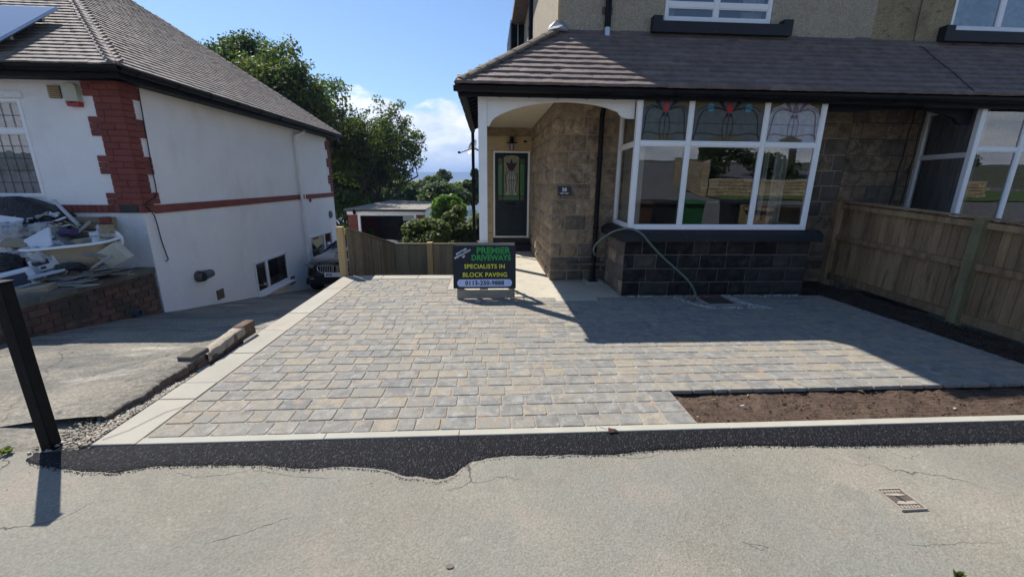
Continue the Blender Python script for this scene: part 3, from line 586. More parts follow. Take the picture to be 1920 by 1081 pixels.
g_.prism([(x0+.008, y0+.035, z), (x0+.06, y0+.028, z), (x1-.008, y0+.03, z), (x1-.01, y0+.05, z), (x0+.03, y0+.052, z)], (0, 0, .003))
g_.prism([(x0+.008, y1-.03, z), (x1-.05, y1-.032, z), (x1-.008, y1-.045, z), (x0+.07, y1-.05, z), (x0+.01, y1-.042, z)], (0, 0, .003))
g_.build('raised_pattern', M['iron_pale'], root)
MB().box((2.172, 1.672, z), (2.18, 1.718, z+.004), rz=.25).build('key_slot', M['leadline'], root)
# oily stain is part of the pavement; small weeds
def weed(name, x, y, r, n, m, h=.03, **k):
    V = []; Fq = []
    for i in range(n):
        a = rng.uniform(0, 2*PI); l = rng.uniform(.4, 1)*r; w = l*.32; c, s = math.cos(a), math.sin(a); ox, oy = rng.normal(0, r*.35, 2)
        z1 = rng.uniform(.3, 1)*h; o = len(V)
        V += [(x+ox, y+oy, -.012), (x+ox+c*l*.5-s*w, y+oy+s*l*.5+c*w, z1*.8), (x+ox+c*l, y+oy+s*l, z1), (x+ox+c*l*.5+s*w, y+oy+s*l*.5-c*w, z1*.8)]; Fq.append((o, o+1, o+2, o+3))
    return ob(name, npmesh(name, V, Fq), m, **k)
p = atZ(1793, 1078, 0)
weed('weed', p.x, p.y-.012, .020, 60, M['leaf_weed'], label='small green weed growing in the pavement at the bottom edge', cat='weed')
p = atZ(12, 846, 0); weed('weed', p.x, p.y, .028, 70, M['leaf_weed'], .025, label='low green weed beside the foot of the black gate post', cat='weed')
p = atZ(122, 770, 0); weed('weed', p.x, p.y, .022, 40, M['leaf_weed'], .012, label='small weed in the drive crack behind the gate post', cat='weed')
# pebbles along the paving edge and the bay
pts = []
for i in range(1500):
    y = rng.uniform(2.36, 3.5); w = .10*max(0, 1-(y-2.4)/1.3); pts.append((-2.475-abs(rng.normal(0, w+.012)), y, -.006+rng.uniform(0, .006)))
for i in range(110): pts.append((rng.uniform(-2.8, -2.5), rng.uniform(2.3, 2.7), -.01))
chips('pebbles', pts, .006, .017, M['gravel'], kind='stuff', label='pale pebbles filling the gap beside the border slabs')
pts = []
for i in range(760):
    r = rng.random()
    if r < .45: x = rng.uniform(1.97, 4.6); pts.append((x, 5.61-abs(rng.normal(0, .034)), .003))
    else:
        t = rng.random(); w = rng.normal(0, .03)
        path = [(2.66, 5.55), (2.82, 5.12), (2.95, 5.02), (3.5, 5.0), (3.72, 4.99), (3.55, 5.12), (3.5, 5.3), (3.48, 5.58)]
        q = t*(len(path)-1); i0 = int(q); f_ = q-i0; pts.append((path[i0][0]*(1-f_)+path[i0+1][0]*f_+w, path[i0][1]*(1-f_)+path[i0+1][1]*f_+rng.normal(0, .03), .003))
chips('bay_gravel', [(a, b, .007) for a, b, c in pts], .010, .021, M['white_gravel'], kind='stuff', label='loose gravel along the foot of the bay and round the drain')
dr = empty('drain_gully', (3.2, 5.4, 0), 'square brown drain gully with pale surround below the bay window', 'drain')
MB().box((2.98, 5.14, -.02), (3.45, 5.20, .006)).box((2.94, 5.2, -.02), (3.02, 5.6, .006)).box((3.40, 5.2, -.02), (3.48, 5.6, .006)).build('surround', M['mortar'], dr)
MB().box((3.02, 5.2, -.02), (3.40, 5.6, .002)).build('sump', M['soil_dark'], dr)
MB().box((3.06, 5.54, .0), (3.38, 5.585, .02)).build('brick_edge', M['red_brick'], dr)
f = MB()
for i in range(9): f.box((3.04+i*.04, 5.22, .002), (3.055+i*.04, 5.54, .008))
f.build('grate', M['iron'], dr)

# ------------------------------------------------------------------ stone walling
def rockmesh(w, h, seed, d=.03, rough=1.0):
    r = random.Random(seed); nx_, nz_ = (6, 4) if w > .25 else (4, 4); V = []; Fc = []
    ox = r.uniform(0, 99)
    for j in range(nz_+1):
        for i in range(nx_+1):
            u, v = i/nx_, j/nz_; ed = min(u, 1-u, v, 1-v)
            x = -w/2+w*u; z = h*v
            if ed == 0: y = 0; x += r.uniform(-.002, .002); z += r.uniform(-.002, .002)
            else: y = -rough*(.006+.030*abs(mn.noise(Vector((ox+u*2.8, v*2.6, seed))))+r.uniform(0, .013))
            V.append((x, y, z))
    W_ = nx_+1
    for j in range(nz_):
        for i in range(nx_): Fc.append((j*W_+i, j*W_+i+1, (j+1)*W_+i+1, (j+1)*W_+i))
    bd = [i for i in range(W_)]+[j*W_+nx_ for j in range(1, nz_+1)]+[nz_*W_+i for i in range(nx_-1, -1, -1)]+[j*W_ for j in range(nz_-1, 0, -1)]
    o = len(V); V += [(V[i][0], d, V[i][2]) for i in bd]; n_ = len(bd)
    for k_ in range(n_): k2 = (k_+1) % n_; Fc.append((bd[k2], bd[k_], o+k_, o+k2))
    me = bpy.data.meshes.new('stone_block'); me.from_pydata(V, [], Fc); me.update(); return me
RC = {}
def rock(w, h, m, rough):
    key = (round(w*20)/20, round(h, 3), m, random.randrange(4), rough)
    if key not in RC:
        me = rockmesh(key[0], h, len(RC)+3, rough=rough); me.materials.append(M[m]); RC[key] = me
    return RC[key], w/key[0]
def stonewall(parent, p0, ang, L, zs, mfun, wmin=.19, wmax=.46, holes=(), name='stone_block', first=None, rough=1.3, gap=.013, wid=None):
    """courses of rock-faced blocks; p0 start (x,y), ang direction of the wall seen left to right, faces -normal"""
    dx, dy = math.cos(ang), math.sin(ang)
    for ci in range(len(zs)-1):
        z0, z1 = zs[ci]+gap/2, zs[ci+1]-gap/2; x = 0; ws = []
        while x < L-.01:
            w = random.uniform(wmin, wmax) if not wid else wid
            if x == 0 and ci % 2 and not wid: w *= .6
            if wid and x == 0 and ci % 2: w = wid/2
            if L-x-w < wmin*.6: w = L-x
            ws.append((x, min(w, L-x))); x += w
        for (x, w) in ws:
            c = x+w/2; skip = False
            for (a, b, za, zb) in holes:
                if c > a and c < b and (z0+z1)/2 > za and (z0+z1)/2 < zb: skip = True
            if skip: continue
            me, sx = rock(w-gap, z1-z0, mfun(c, z0), rough)
            ob(name, me, None, parent, loc=(p0[0]+dx*c, p0[1]+dy*c, z0), rot=(0, 0, ang), scale=(sx, 1, 1))

# ------------------------------------------------------------------ windows
def win(parent, P, ang, w, z0, z1, mull=(), rails=(), bar=.05, fr=.055, dep=.07, gm='glass', name='window', fm='white', sash=True):
    """P = left bottom corner (x,y) seen from outside, ang direction; members are boxes, panes thin"""
    dx, dy = math.cos(ang), math.sin(ang)
    def T(a, y, z): return Vector((P[0]+dx*a-dy*y, P[1]+dy*a+dx*y, z))
    R = Matrix.Rotation(ang, 3, 'Z')
    def bx(mb, a0, a1, y0, y1, za, zb, ch=.006):
        c = T((a0+a1)/2, (y0+y1)/2, (za+zb)/2); h = Vector((abs(a1-a0)/2, abs(y1-y0)/2, abs(zb-za)/2)); mb.box(c-h, c+h, R=R, ch=ch)
    wn_ = MB(); bx(wn_, 0, fr, 0, dep, z0, z1); bx(wn_, w-fr, w, 0, dep, z0, z1)
    bx(wn_, fr+.0005, w-fr-.0005, .001, dep, z0, z0+fr); bx(wn_, fr+.0005, w-fr-.0005, .001, dep, z1-fr, z1)
    o = wn_.build(name, M[fm], parent)
    mb_ = MB()
    for mm in mull: bx(mb_, mm-bar/2, mm+bar/2, .004, dep-.01, z0+fr, z1-fr)
    xs_ = [fr]+[q for mm in mull for q in (mm-bar/2, mm+bar/2)]+[w-fr]; zs_ = [z0+fr]+[q for r in rails for q in (r-bar/2, r+bar/2)]+[z1-fr]
    for r in rails:
        for i in range(0, len(xs_), 2): bx(mb_, xs_[i]+.0005, xs_[i+1]-.0005, .006, dep-.012, r-bar/2, r+bar/2)
    if mb_.v: mb_.build('glazing_bar', M[fm], o)
    cells = []
    for i in range(0, len(xs_), 2):
        for j in range(0, len(zs_), 2):
            a0, a1, b0, b1 = xs_[i], xs_[i+1], zs_[j], zs_[j+1]; cells.append((a0, a1, b0, b1))
            pb = MB(); g = .012
            if sash:
                sf = MB(); bx(sf, a0, a0+g, .012, .04, b0, b1, .002); bx(sf, a1-g, a1, .012, .04, b0, b1, .002); bx(sf, a0+g, a1-g, .012, .04, b0, b0+g, .002); bx(sf, a0+g, a1-g, .012, .04, b1-g, b1, .002); sf.build('bead', M[fm], o)
            pb.quad(T(a0+g, .03, b0+g), T(a1-g, .03, b0+g), T(a1-g, .03, b1-g), T(a0+g, .03, b1-g)).build('pane', M[gm], o)
    return o, cells, T
def curtain(parent, P, ang, a0, a1, z0, z1, y, m='curtain', amp=.03, n=60, name='curtain'):
    dx, dy = math.cos(ang), math.sin(ang); V = []; Fq = []
    for i in range(n+1):
        a = a0+(a1-a0)*i/n; yy = y+amp*math.sin(a*55+math.sin(a*17)*2)
        for z in (z0, z1): V.append((P[0]+dx*a-dy*yy, P[1]+dy*a+dx*yy, z))
    Fq = [(2*i, 2*i+2, 2*i+3, 2*i+1) for i in range(n)]
    return ob(name, npmesh(name, V, Fq), M[m], parent, smooth=True)
def polyf(T, pts, y): return [T(a, y, b) for a, b in pts]
def circ(cx_, cz, rx, rz_, n=18, a0=0, a1=2*PI): return [(cx_+rx*math.cos(a0+(a1-a0)*i/n), cz+rz_*math.sin(a0+(a1-a0)*i/n)) for i in range(n)]
def stain(o, T, cell, kind, pale=False, y=.022):
    a0, a1, b0, b1 = [c+s for c, s in zip(cell, (.012, -.012, .012, -.012))]; W_, H_ = a1-a0, b1-b0; cx_ = (a0+a1)/2
    def X(u): return a0+u*W_
    def Z(v): return b0+v*H_
    def sc(pts): return [(X(u), Z(v)) for u, v in pts]
    MB().quad(*polyf(T, [(a0, b0), (a1, b0), (a1, b1), (a0, b1)], y+.004)).build('stained_glass', M['sg_reflect' if pale else 'sg_pale'], o)  # pale pane: backing lightened to paint in a reflection
    am = MB(); am.prism(polyf(T, sc([(0, .98), (0, .62), (.06, .80), (.22, .90), (.30, 1)]), y), T(0, .001, 0)-T(0, 0, 0)); am.build('amber_glass', M['sg_amber'], o); am = MB(); am.prism(polyf(T, sc([(1, .98), (.70, 1), (.78, .90), (.94, .80), (1, .62)]), y), T(0, .001, 0)-T(0, 0, 0))
    am.build('amber_glass', M['sg_amber'], o); am = MB(); am.prism(polyf(T, sc([(.25, .05), (.5, .16), (.75, .05), (.7, .01), (.3, .01)]), y), T(0, .001, 0)-T(0, 0, 0)); am.build('amber_glass', M['sg_amber'], o)
    red = 'sg_plum' if pale else 'sg_red'; w = .5*(H_*.28/W_) if True else .1
    MB().prism(polyf(T, sc([(.5, .985), (.5-w*.55, .80), (.5-w*.45, .70), (.5, .68), (.5+w*.45, .70), (.5+w*.55, .80)]), y-.001), T(0, .001, 0)-T(0, 0, 0)).build('red_petal', M[red], o)
    dk = 'sg_plum' if pale else 'sg_dark'
    for s in (-1, 1):
        MB().prism(polyf(T, sc([(.5+s*w*2.1, 1), (.5+s*w*1.5, 1), (.5+s*w*.55, .72), (.5+s*w*1.1, .76), (.5+s*w*1.9, .88)][::(-s)]), y-.001), T(0, .001, 0)-T(0, 0, 0)).build('dark_petal', M[dk], o)
        MB().prism(polyf(T, [(X(.5+s*w*.35)+r, Z(.62)+q) for r, q in circ(0, 0, .018, .028, 10)], y-.001), T(0, .001, 0)-T(0, 0, 0)).build('dark_bud', M[dk], o)
        if kind == 'wide': MB().prism(polyf(T, [(X(.5+s*.27)+r, Z(.80)+q) for r, q in circ(0, 0, .047, .055, 16)], y-.001), T(0, .001, 0)-T(0, 0, 0)).build('blue_roundel', M['sg_blue'], o)
    L = MB()
    def line(pts, r=.0035): L.tube([T(X(u), y-.003, Z(v)) for u, v in pts], r, 4)
    def bez(p, n=12):
        o_ = []
        for i in range(n+1):
            t_ = i/n; q = [list(k) for k in p]
            while len(q) > 1: q = [[(1-t_)*q[j][0]+t_*q[j+1][0], (1-t_)*q[j][1]+t_*q[j+1][1]] for j in range(len(q)-1)]
            o_.append(q[0])
        return o_
    line([(0, .42), (1, .42)], .002)
    for s in (-1, 1):
        q = lambda u: .5+s*u
        line(bez([(q(.03), .64), (q(w*1.0), .55), (q(w*1.2), .3), (q(w*.55), .02)]))
        line(bez([(q(w*.5), .72), (q(w*2.2), .80), (q(.45), .92), (q(.46), .6), (q(.40), .42), (q(.44), .2), (q(.48), .05)]), .005)
        line(bez([(q(.44), .72), (q(.36), .9), (q(.2), .8), (q(w*1.5), .78)]))
        line(bez([(q(.47), .15), (q(.3), .28), (q(.2), .1), (q(.02), .16)]))
    line([(.5, .62), (.5, .04)])
    L.build('lead_came', M['leadline'] if not pale else M['sg_plum'], o)

# ------------------------------------------------------------------ roof tiles
def tilemesh(w, l, seed, th=.014):
    r = random.Random(seed); cam_ = .0012; V = []; n_ = 3
    for (zoff, dz) in ((0, th), (0, 0)):
        for j in (0, 1):
            for i in range(n_+1): u = i/n_; V.append((-w/2+w*u, l*j+(r.uniform(-.004, .004) if j == 0 else 0), dz+cam_*math.sin(PI*u)+(r.uniform(-.001, .001))))
    k = n_+1; Fc = []
    for i in range(n_): Fc.append((i, i+1, k+i+1, k+i)); Fc.append((2*k+i, 3*k+i, 3*k+i+1, 2*k+i+1)); Fc.append((i, 2*k+i, 2*k+i+1, i+1))
    Fc += [(0, k, 3*k, 2*k), (n_, 2*k+n_, 3*k+n_, k+n_)]
    return V, Fc
TV = {}
def roofplane(parent, O, ux, up, L0, L1, slope, gauge, tw, m, limit_l, nmax=300, score=None, joined='roof_tiles', lapz=.012, jit=1.0, skip=None, zs=1.75):
    """O origin on eave, ux along eave, up up the slope; limit_l(s)->(a,b) extent at slope distance s"""
    ux = Vector(ux).normalized(); up = Vector(up).normalized(); nn = ux.cross(up).normalized(); O = Vector(O)
    if nn.z < 0: nn = -nn
    th = .014*zs; lift = math.atan2(th*.8, gauge*1.35)
    T_ = []; rows_ = int(slope/gauge)+1
    for r in range(rows_):
        s = r*gauge; a, b = limit_l(s); off = (r % 2)*tw/2; a0 = math.floor((a-off)/tw)*tw+off
        x = a0
        while x < b-.02:
            xa, xb = max(x, a), min(x+tw, b)
            if xb-xa > .03 and not (skip and skip((xa+xb)/2, s)): T_.append(((xa+xb)/2, s, xb-xa))
            x += tw
    if score: T_.sort(key=lambda q: score(O+ux*q[0]+up*q[1]))
    jb = MB(); cnt = 0
    for (c, s, w) in T_:
        ln = min(gauge*1.5, slope-s+.01)
        vk = random.randrange(5); key = (m, vk)
        if key not in TV:
            V, Fc = tilemesh(1, 1, vk+11); me = bpy.data.meshes.new('tile'); me.from_pydata(V, [], Fc); me.materials.append(M[m]); me.update(); TV[key] = (me, V, Fc)
        me, V, Fc = TV[key]; wz = w-.0015
        tilt = lift+random.uniform(-.012, .012)*jit
        u2 = (up*math.cos(tilt)-nn*math.sin(tilt)).normalized(); n2 = ux.cross(u2); n2 = n2 if n2.z > 0 else -n2
        base_ = O+ux*c+up*(s+random.uniform(-.004, .004)*jit)+nn*(lapz+random.uniform(0, .003)*jit)
        Rm = Matrix((ux, u2, n2)).transposed()
        if Rm.determinant() < 0: Rm = Matrix((-ux, u2, n2)).transposed()
        if cnt < nmax:
            o = ob('roof_tile', me, None, parent); o.matrix_basis = Matrix.Translation(base_) @ Rm.to_4x4() @ Matrix.Diagonal((wz, ln, zs, 1))
        else: jb.add([base_+Rm @ Vector((p[0]*wz, p[1]*ln, p[2]*zs)) for p in V], Fc)
        cnt += 1
    if jb.v: jb.build(joined, M[m], parent, kind='stuff')
def gutter(parent, a, b, r=.055, name='gutter', m='black_plastic', brackets=None, depth=1.0):
    """half-round trough from a to b with thickness"""
    a = Vector(a); b = Vector(b); d = (b-a).normalized(); s = Vector((0, 0, 1)).cross(d).normalized(); V = []; Fc = []; k = 9
    for p in (a, b):
        for rr in (r, r*.88):
            for i in range(k): t_ = PI*i/(k-1); V.append(p+s*math.cos(t_)*rr-Vector((0, 0, 1))*math.sin(t_)*rr*depth)
    for i in range(k-1):
        Fc += [(i, i+1, 2*k+i+1, 2*k+i), (k+i, 3*k+i, 3*k+i+1, k+i+1), (i, k+i, k+i+1, i+1), (2*k+i, 2*k+i+1, 3*k+i+1, 3*k+i)]
    Fc += [(0, 2*k, 3*k, k), (k-1, 2*k-1, 4*k-1, 3*k-1)]
    o = MB().add(V, Fc).build(name, M[m], parent)
    for q in (brackets or []):
        p = a+(b-a)*q; c = MB(); c.tube([p+s*math.cos(t_)*(r+.006)-Vector((0, 0, 1))*math.sin(t_)*(r+.006) for t_ in np.linspace(0, PI, 9)], .007, 4).build('bracket', M[m], o)
    return o
def pipe(parent, path, r, m, name='downpipe', clips=()):
    if isinstance(m, str): m = M[m]
    o = MB().tube(path, r, 12).build(name, m, parent, smooth=False)
    for q in clips: MB().lathe(q, [(r, -.03), (r+.008, -.03), (r+.008, .03), (r, .03)], 12).build('pipe_collar', m, o)
    return o
def atX(u, v, X): d = ray(u, v); return Vector((0, 0, CH))+d*(X/d.x)
def holed(mb, x0, x1, z0, z1, holes, y0, y1):
    """wall box x0..x1, z0..z1, y0..y1 with rectangular openings"""
    xs_ = sorted({x0, x1, *[h[0] for h in holes], *[h[1] for h in holes]})
    for a, b in zip(xs_, xs_[1:]):
        cuts = sorted((h[2], h[3]) for h in holes if h[0] <= a and h[1] >= b); z = z0
        for c, d in cuts:
            if c > z: mb.box((a, y0, z), (b, y1, c))
            z = d
        if z < z1: mb.box((a, y0, z), (b, y1, z1))
    return mb

# ================================================================== the stone house with the porch
H = empty('semi_detached_house', (3.4, 9, 0), 'stone and pebbledash house with white corner post, open porch and stained glass bay window', 'house')
MID = 5.80
ZS = [-.22, 0, .17, .396, .626, .84, 1.078, 1.32, 1.57, 1.81, 2.057, 2.305, 2.555, 2.79]
pw = MB().box((1.045, 6.640, -.6), (1.25, 9.9, 2.80)).build('porch_side_wall', M['mortar'], H)
stonewall(pw, (1.045, 9.9), -PI/2, 3.265, ZS, lambda c, z: 'stone', .24, .5, rough=1.3)
fw = MB(); holed(fw, 1.2502, MID-.002, -.6, 2.80, [(2.06, 4.46, .6, 2.8)], 6.640, 6.85); fw.box((1.06, 6.641, -.6), (1.25, 6.84, 2.8))
fw = fw.build('front_wall', M['mortar'], H)
stonewall(fw, (1.032, 6.636), 0, 1.0, ZS, lambda c, z: 'stone_dirty' if (z < .38 or (z < .9 and random.random() < .55) or random.random() < .04) else 'stone', .24, .5)
stonewall(fw, (4.48, 6.636), 0, MID-4.48, ZS, lambda c, z: 'stone_dirty' if random.random() < .25 else 'stone_mid', .22, .42)
# rear part and upper storey
MB().box((.0, 9.95, -3), (1.045, 14.8, 2.75)).build('side_wall', M['stone_dirty'], H)
up_ = MB(); UWIN = (2.585, 4.20, 3.885, 5.15)
holed(up_, 1.03, MID-.001, 2.801, 5.85, [UWIN], 6.62, 6.80); up_.box((1.03, 6.801, 2.801), (1.2, 14.8, 5.85)).box((1.03, 14.801, -3), (MID-.001, 14.95, 5.85))
up_.build('upper_wall', M['dash'], H)
b = MB(); q = atY(1042, 60, 6.6); b.box((1.022, 6.606, 3.60), (1.06, 6.6195, 5.85)); b.box((1.022, 6.62, 3.60), (1.0295, 6.66, 5.85)); b.build('corner_bead', M['stone_pale'], H)
# dark rear projection with boards
rp = MB().box((.66, 12.6, 2.6), (1.029, 14.7, 5.85)).build('rear_projection', M['black_wood'], H)
pipe(H, [(.70, 12.54, 2.6), (.70, 12.54, 5.8)], .032, M['black_plastic'])
pipe(H, [(.86, 12.54, 2.6), (.86, 12.54, 5.8)], .012, M['alu'], 'cable_conduit')
yy = .985/((ray(995, 40).x/ray(995, 40).y)); pipe(H, [(.985, yy, 2.5), (.985, yy, 5.8)], .05, M['black_plastic'], clips=[(.985, yy, 4.9)])
# porch ceiling, door wall
MB().box((-.10, 5.75, 2.772), (1.96, 6.62, 2.79)).box((-.10, 6.62, 2.772), (1.03, 9.90, 2.79)).build('porch_ceiling', M['cream'], H)
dw = MB(); holed(dw, -.02, 1.045, -.6, 2.79, [(.142, .99, .0, 2.275)], 9.905, 10.1); dw = dw.build('door_wall', M['mortar'], H)
for (x0, x1, z0, z1, m) in ((-.015, .137, 0, .40, 'stone_pale'), (-.015, .137, .408, 1.02, 'stone_pale'), (-.015, .137, 1.028, 1.5, 'stone_pale'), (-.015, .137, 1.508, 2.27, 'stone_pale'), (-.015, 1.03, 2.278, 2.60, 'stone_pale'), (-.015, .45, 2.608, 2.77, 'stone'), (.458, 1.03, 2.608, 2.77, 'stone')):
    MB().box((x0, 9.88, z0), (x1, 9.95, z1), ch=.006).build('stone_block', M[m], dw)
MB().box((.10, 9.62, .0), (1.03, 9.90, .15), ch=.01).build('door_step', M['sill_black'], H)
MB().box((.13, 9.80, .15), (1.02, 9.90, .275), ch=.006).build('threshold', M['sill_black'], H)
D = MB().box((.178, 9.925, .325), (.945, 9.97, 2.235)).build('front_door', M['door'], H, label='dark teal front door with stained glass')
f = MB(); f.box((.140, 9.88, .277), (.178, 9.96, 2.273), ch=.004).box((.945, 9.88, .277), (.99, 9.96, 2.273), ch=.004).box((.1785, 9.882, 2.236), (.9445, 9.96, 2.273), ch=.004); f.build('door_frame', M['white_paint'], H)
MB().box((.179, 9.90, .277), (.944, 9.96, .322), ch=.003).build('door_sill', M['alu'], H)
def dT(a, y, z): return Vector((a, 9.925-y, z))
def dpoly(pts, m, nm, y=.004, th=.004): MB().prism([dT(a, y, z) for a, z in pts], dT(0, th, 0)-dT(0, 0, 0)).build(nm, M[m], D)
arch = [(.375, 1.27), (.745, 1.27), (.745, 2.12)]+[(.56+.185*math.cos(t_), 2.12+.06*math.sin(t_)) for t_ in np.linspace(.3, PI-.3, 7)]+[(.375, 2.12)]
dpoly(arch, 'sg_olive', 'stained_glass')
for (x0, x1, z0, z1, m) in ((.255, .35, 1.27, 1.99, 'sg_green'), (.77, .865, 1.27, 1.99, 'sg_green'), (.255, .35, 2.00, 2.11, 'sg_amber'), (.77, .865, 2.00, 2.11, 'sg_amber'), (.375, .745, 1.17, 1.255, 'sg_green'), (.255, .35, 1.17, 1.255, 'sg_amber'), (.77, .865, 1.17, 1.255, 'sg_amber')): dpoly([(x0, z0), (x1, z0), (x1, z1), (x0, z1)], m, 'stained_glass')
dpoly([(.56, 2.10), (.60, 2.0), (.69, 2.03), (.64, 1.9), (.60, 1.84), (.52, 1.84), (.48, 1.9), (.43, 2.03), (.52, 2.0)], 'sg_dark', 'dark_flower', .009, .003)
dpoly([(.50, 1.83), (.62, 1.83), (.67, 1.6), (.65, 1.42), (.73, 1.29), (.39, 1.29), (.47, 1.42), (.45, 1.6)], 'sg_white', 'pale_bell', .0085, .003)
L = MB()
for pts in ([(.56, 1.85), (.56, 1.28)], [(.44, 1.62), (.68, 1.62)], [(.51, 1.84), (.42, 1.75), (.42, 1.6), (.46, 1.48), (.46, 1.38), (.39, 1.28)], [(.61, 1.84), (.70, 1.75), (.70, 1.6), (.66, 1.48), (.66, 1.38), (.73, 1.28)], [(.53, 1.83), (.50, 1.6), (.53, 1.3)], [(.59, 1.83), (.62, 1.6), (.59, 1.3)], [(.375, 1.26), (.375, 2.14)], [(.745, 1.26), (.745, 2.14)], [(.255, 1.995), (.35, 1.995)], [(.77, 1.995), (.865, 1.995)], [(.25, 1.262), (.87, 1.262)]):
    L.tube([dT(a, .013, z) for a, z in pts], .006, 4)
L.build('lead_came', M['leadline'], D)
def panel(x0, x1, z0, z1):
    mb = MB()
    for q in ((x0, z0, x1, z0+.02), (x0, z1-.02, x1, z1), (x0, z0+.02, x0+.02, z1-.02), (x1-.02, z0+.02, x1, z1-.02)): mb.box((q[0], 9.912, q[1]), (q[2], 9.925, q[3]), ch=.003)
    mb.build('door_panel', M['door'], D)
panel(.26, .53, .42, .98); panel(.59, .86, .42, .98)
MB().box((.46, 9.915, 1.06), (.66, 9.925, 1.11), ch=.003).build('letter_plate', M['black_plastic'], D)
# posts and beams
for (y0, y1) in ((5.72, 5.85), (8.10, 8.22)): MB().box((-.115, y0, -.02), (0.0, y1, 2.70), ch=.004).build('porch_post', M['white_paint'], H)
MB().box((-.10, 5.851, 2.56), (-.01, 8.099, 2.76)).box((-.10, 8.221, 2.56), (-.01, 9.9, 2.76)).build('side_beam', M['white_paint'], H)
archp = [(.001, 2.30), (.03, 2.30), (.062, 2.364), (.10, 2.40), (.173, 2.443), (.325, 2.504), (.46, 2.545), (.602, 2.573), (.77, 2.597), (.949, 2.609), (1.12, 2.609), (1.301, 2.597), (1.45, 2.578), (1.587, 2.546), (1.733, 2.500), (1.765, 2.46), (1.81, 2.432), (1.87, 2.42), (1.955, 2.42), (1.955, 2.74), (.001, 2.74)]
MB().prism([(a, 5.735, z) for a, z in archp], (0, .045, 0)).build('arched_beam', M['white_paint'], H)
# bay
by = MB().box((1.95, 5.648, -.4), (4.65, 6.6, .805)).build('bay_base', mat('grey_mortar', [(.17, .165, .155)], .95, 8, .25, .4, 90), H)
BZ = [-.19, .005, .205, .405, .605, .80]
def bm_(c, z): return 'stone_black' if random.random() < .9 else 'stone_soot'
stonewall(by, (1.932, 5.640), 0, 2.735, BZ, lambda c, z: 'stone_soot' if (c > 1.7 and z < .5 and random.random() < .75) else bm_(c, z), .2, .44, rough=1.0, gap=.013)
stonewall(by, (1.942, 6.6), -PI/2, .955, BZ, lambda c, z: 'stone_dirty' if random.random() < .6 else 'stone', .2, .4, rough=.8, gap=.012)
stonewall(by, (4.657, 5.64), PI/2, .96, BZ, lambda c, z: 'stone_dirty', .2, .4, rough=.8)
prof = [(5.60, .805), (5.535, .805), (5.535, .905), (5.63, .962), (5.70, .962), (5.70, .805)]
MB().prism([(1.85, y, z) for y, z in prof], (2.90, 0, 0)).build('bay_sill', M['sill_black'], H)
MB().prism([(x, 5.702, z) for x, z in ((1.86, .805), (1.85, .905), (1.945, .962), (2.05, .962), (2.05, .805))], (0, .93, 0)).build('bay_sill', M['sill_black'], H)
o, cells, T = win(H, (1.955, 5.62), 0, 2.575, .964, 2.74, mull=(.725, 1.755), rails=(2.105,), bar=.052, fr=.062, name='bay_window')
tops = [c for c in cells if c[2] > 2]
stain(o, T, tops[0], 'n'); stain(o, T, tops[1], 'wide'); stain(o, T, tops[2], 'n', pale=True)
an = math.atan2(-1.0, -.075)
win(H, (2.035, 6.625), an, .99, .964, 2.74, rails=(2.105,), fr=.055, name='bay_side_window')
win(H, (4.53, 5.635), math.atan2(1, -.075), .98, .964, 2.74, rails=(2.105,), fr=.055, name='bay_side_window')
MB().box((1.958, 5.625, .964), (2.02, 5.70, 2.74), ch=.004).build('corner_mullion', M['white'], H); MB().box((4.465, 5.625, .964), (4.527, 5.70, 2.74), ch=.004).build('corner_mullion', M['white'], H)
MB().box((1.97, 5.70, 2.741), (4.53, 6.62, 2.78)).build('bay_ceiling', M['interior'], H)
# room behind
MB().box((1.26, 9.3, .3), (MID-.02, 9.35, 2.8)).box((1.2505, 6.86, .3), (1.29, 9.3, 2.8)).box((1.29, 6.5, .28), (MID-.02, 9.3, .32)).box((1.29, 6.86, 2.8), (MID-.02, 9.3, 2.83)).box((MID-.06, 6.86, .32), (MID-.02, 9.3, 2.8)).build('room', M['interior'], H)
curtain(H, (1.955, 5.62), 0, 2.06, 2.28, .97, 2.72, .17, 'curtain', .035)
curtain(H, (1.955, 5.62), 0, 1.83, 1.93, .97, 2.72, .22, 'curtain_dark', .03, 30)
curtain(H, (1.955, 5.62), 0, .08, .20, .97, 2.72, .18, 'curtain', .02, 30)
curtain(H, (2.035, 6.625), an, .05, .90, .97, 2.72, .13, 'curtain', .03, 60)
# upper window
o, cells, T = win(H, (UWIN[0], 6.63), 0, UWIN[1]-UWIN[0], UWIN[2], UWIN[3], mull=(.775,), rails=(4.10,), bar=.07, fr=.055, name='upper_window')
curtain(H, (UWIN[0], 6.63), 0, 1.25, 1.55, 3.9, 5.1, .15, 'curtain', .02, 40)
curtain(H, (UWIN[0], 6.63), 0, .03, .20, 3.9, 5.1, .15, 'curtain', .02, 30)
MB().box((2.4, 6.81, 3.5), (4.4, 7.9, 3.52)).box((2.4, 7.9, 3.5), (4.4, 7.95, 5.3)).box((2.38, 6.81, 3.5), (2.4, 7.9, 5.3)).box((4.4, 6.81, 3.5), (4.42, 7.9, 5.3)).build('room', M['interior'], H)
s_ = MB().box((2.39, 6.50, 3.70), (4.47, 6.622, 3.845)).box((2.39, 6.50, 3.846), (2.52, 6.622, 3.91)).box((4.33, 6.50, 3.846), (4.47, 6.622, 3.91)); s_.build('upper_sill', M['sill_black'], H)
q0 = atY(1142, 0, 6.57); q1 = atY(1139, 52, 6.57); q2 = atY(1139, 78, 6.57)
pipe(H, [(q1.x, 6.57, 5.8), (q1.x, 6.57, q1.z)], .045, M['black_plastic'], clips=[(q1.x, 6.57, 4.25)])
MB().tube([(q1.x, 6.57, q1.z), (q1.x, 6.555, q2.z)], .04, 10).build('pipe_boot', M['alu'], H)
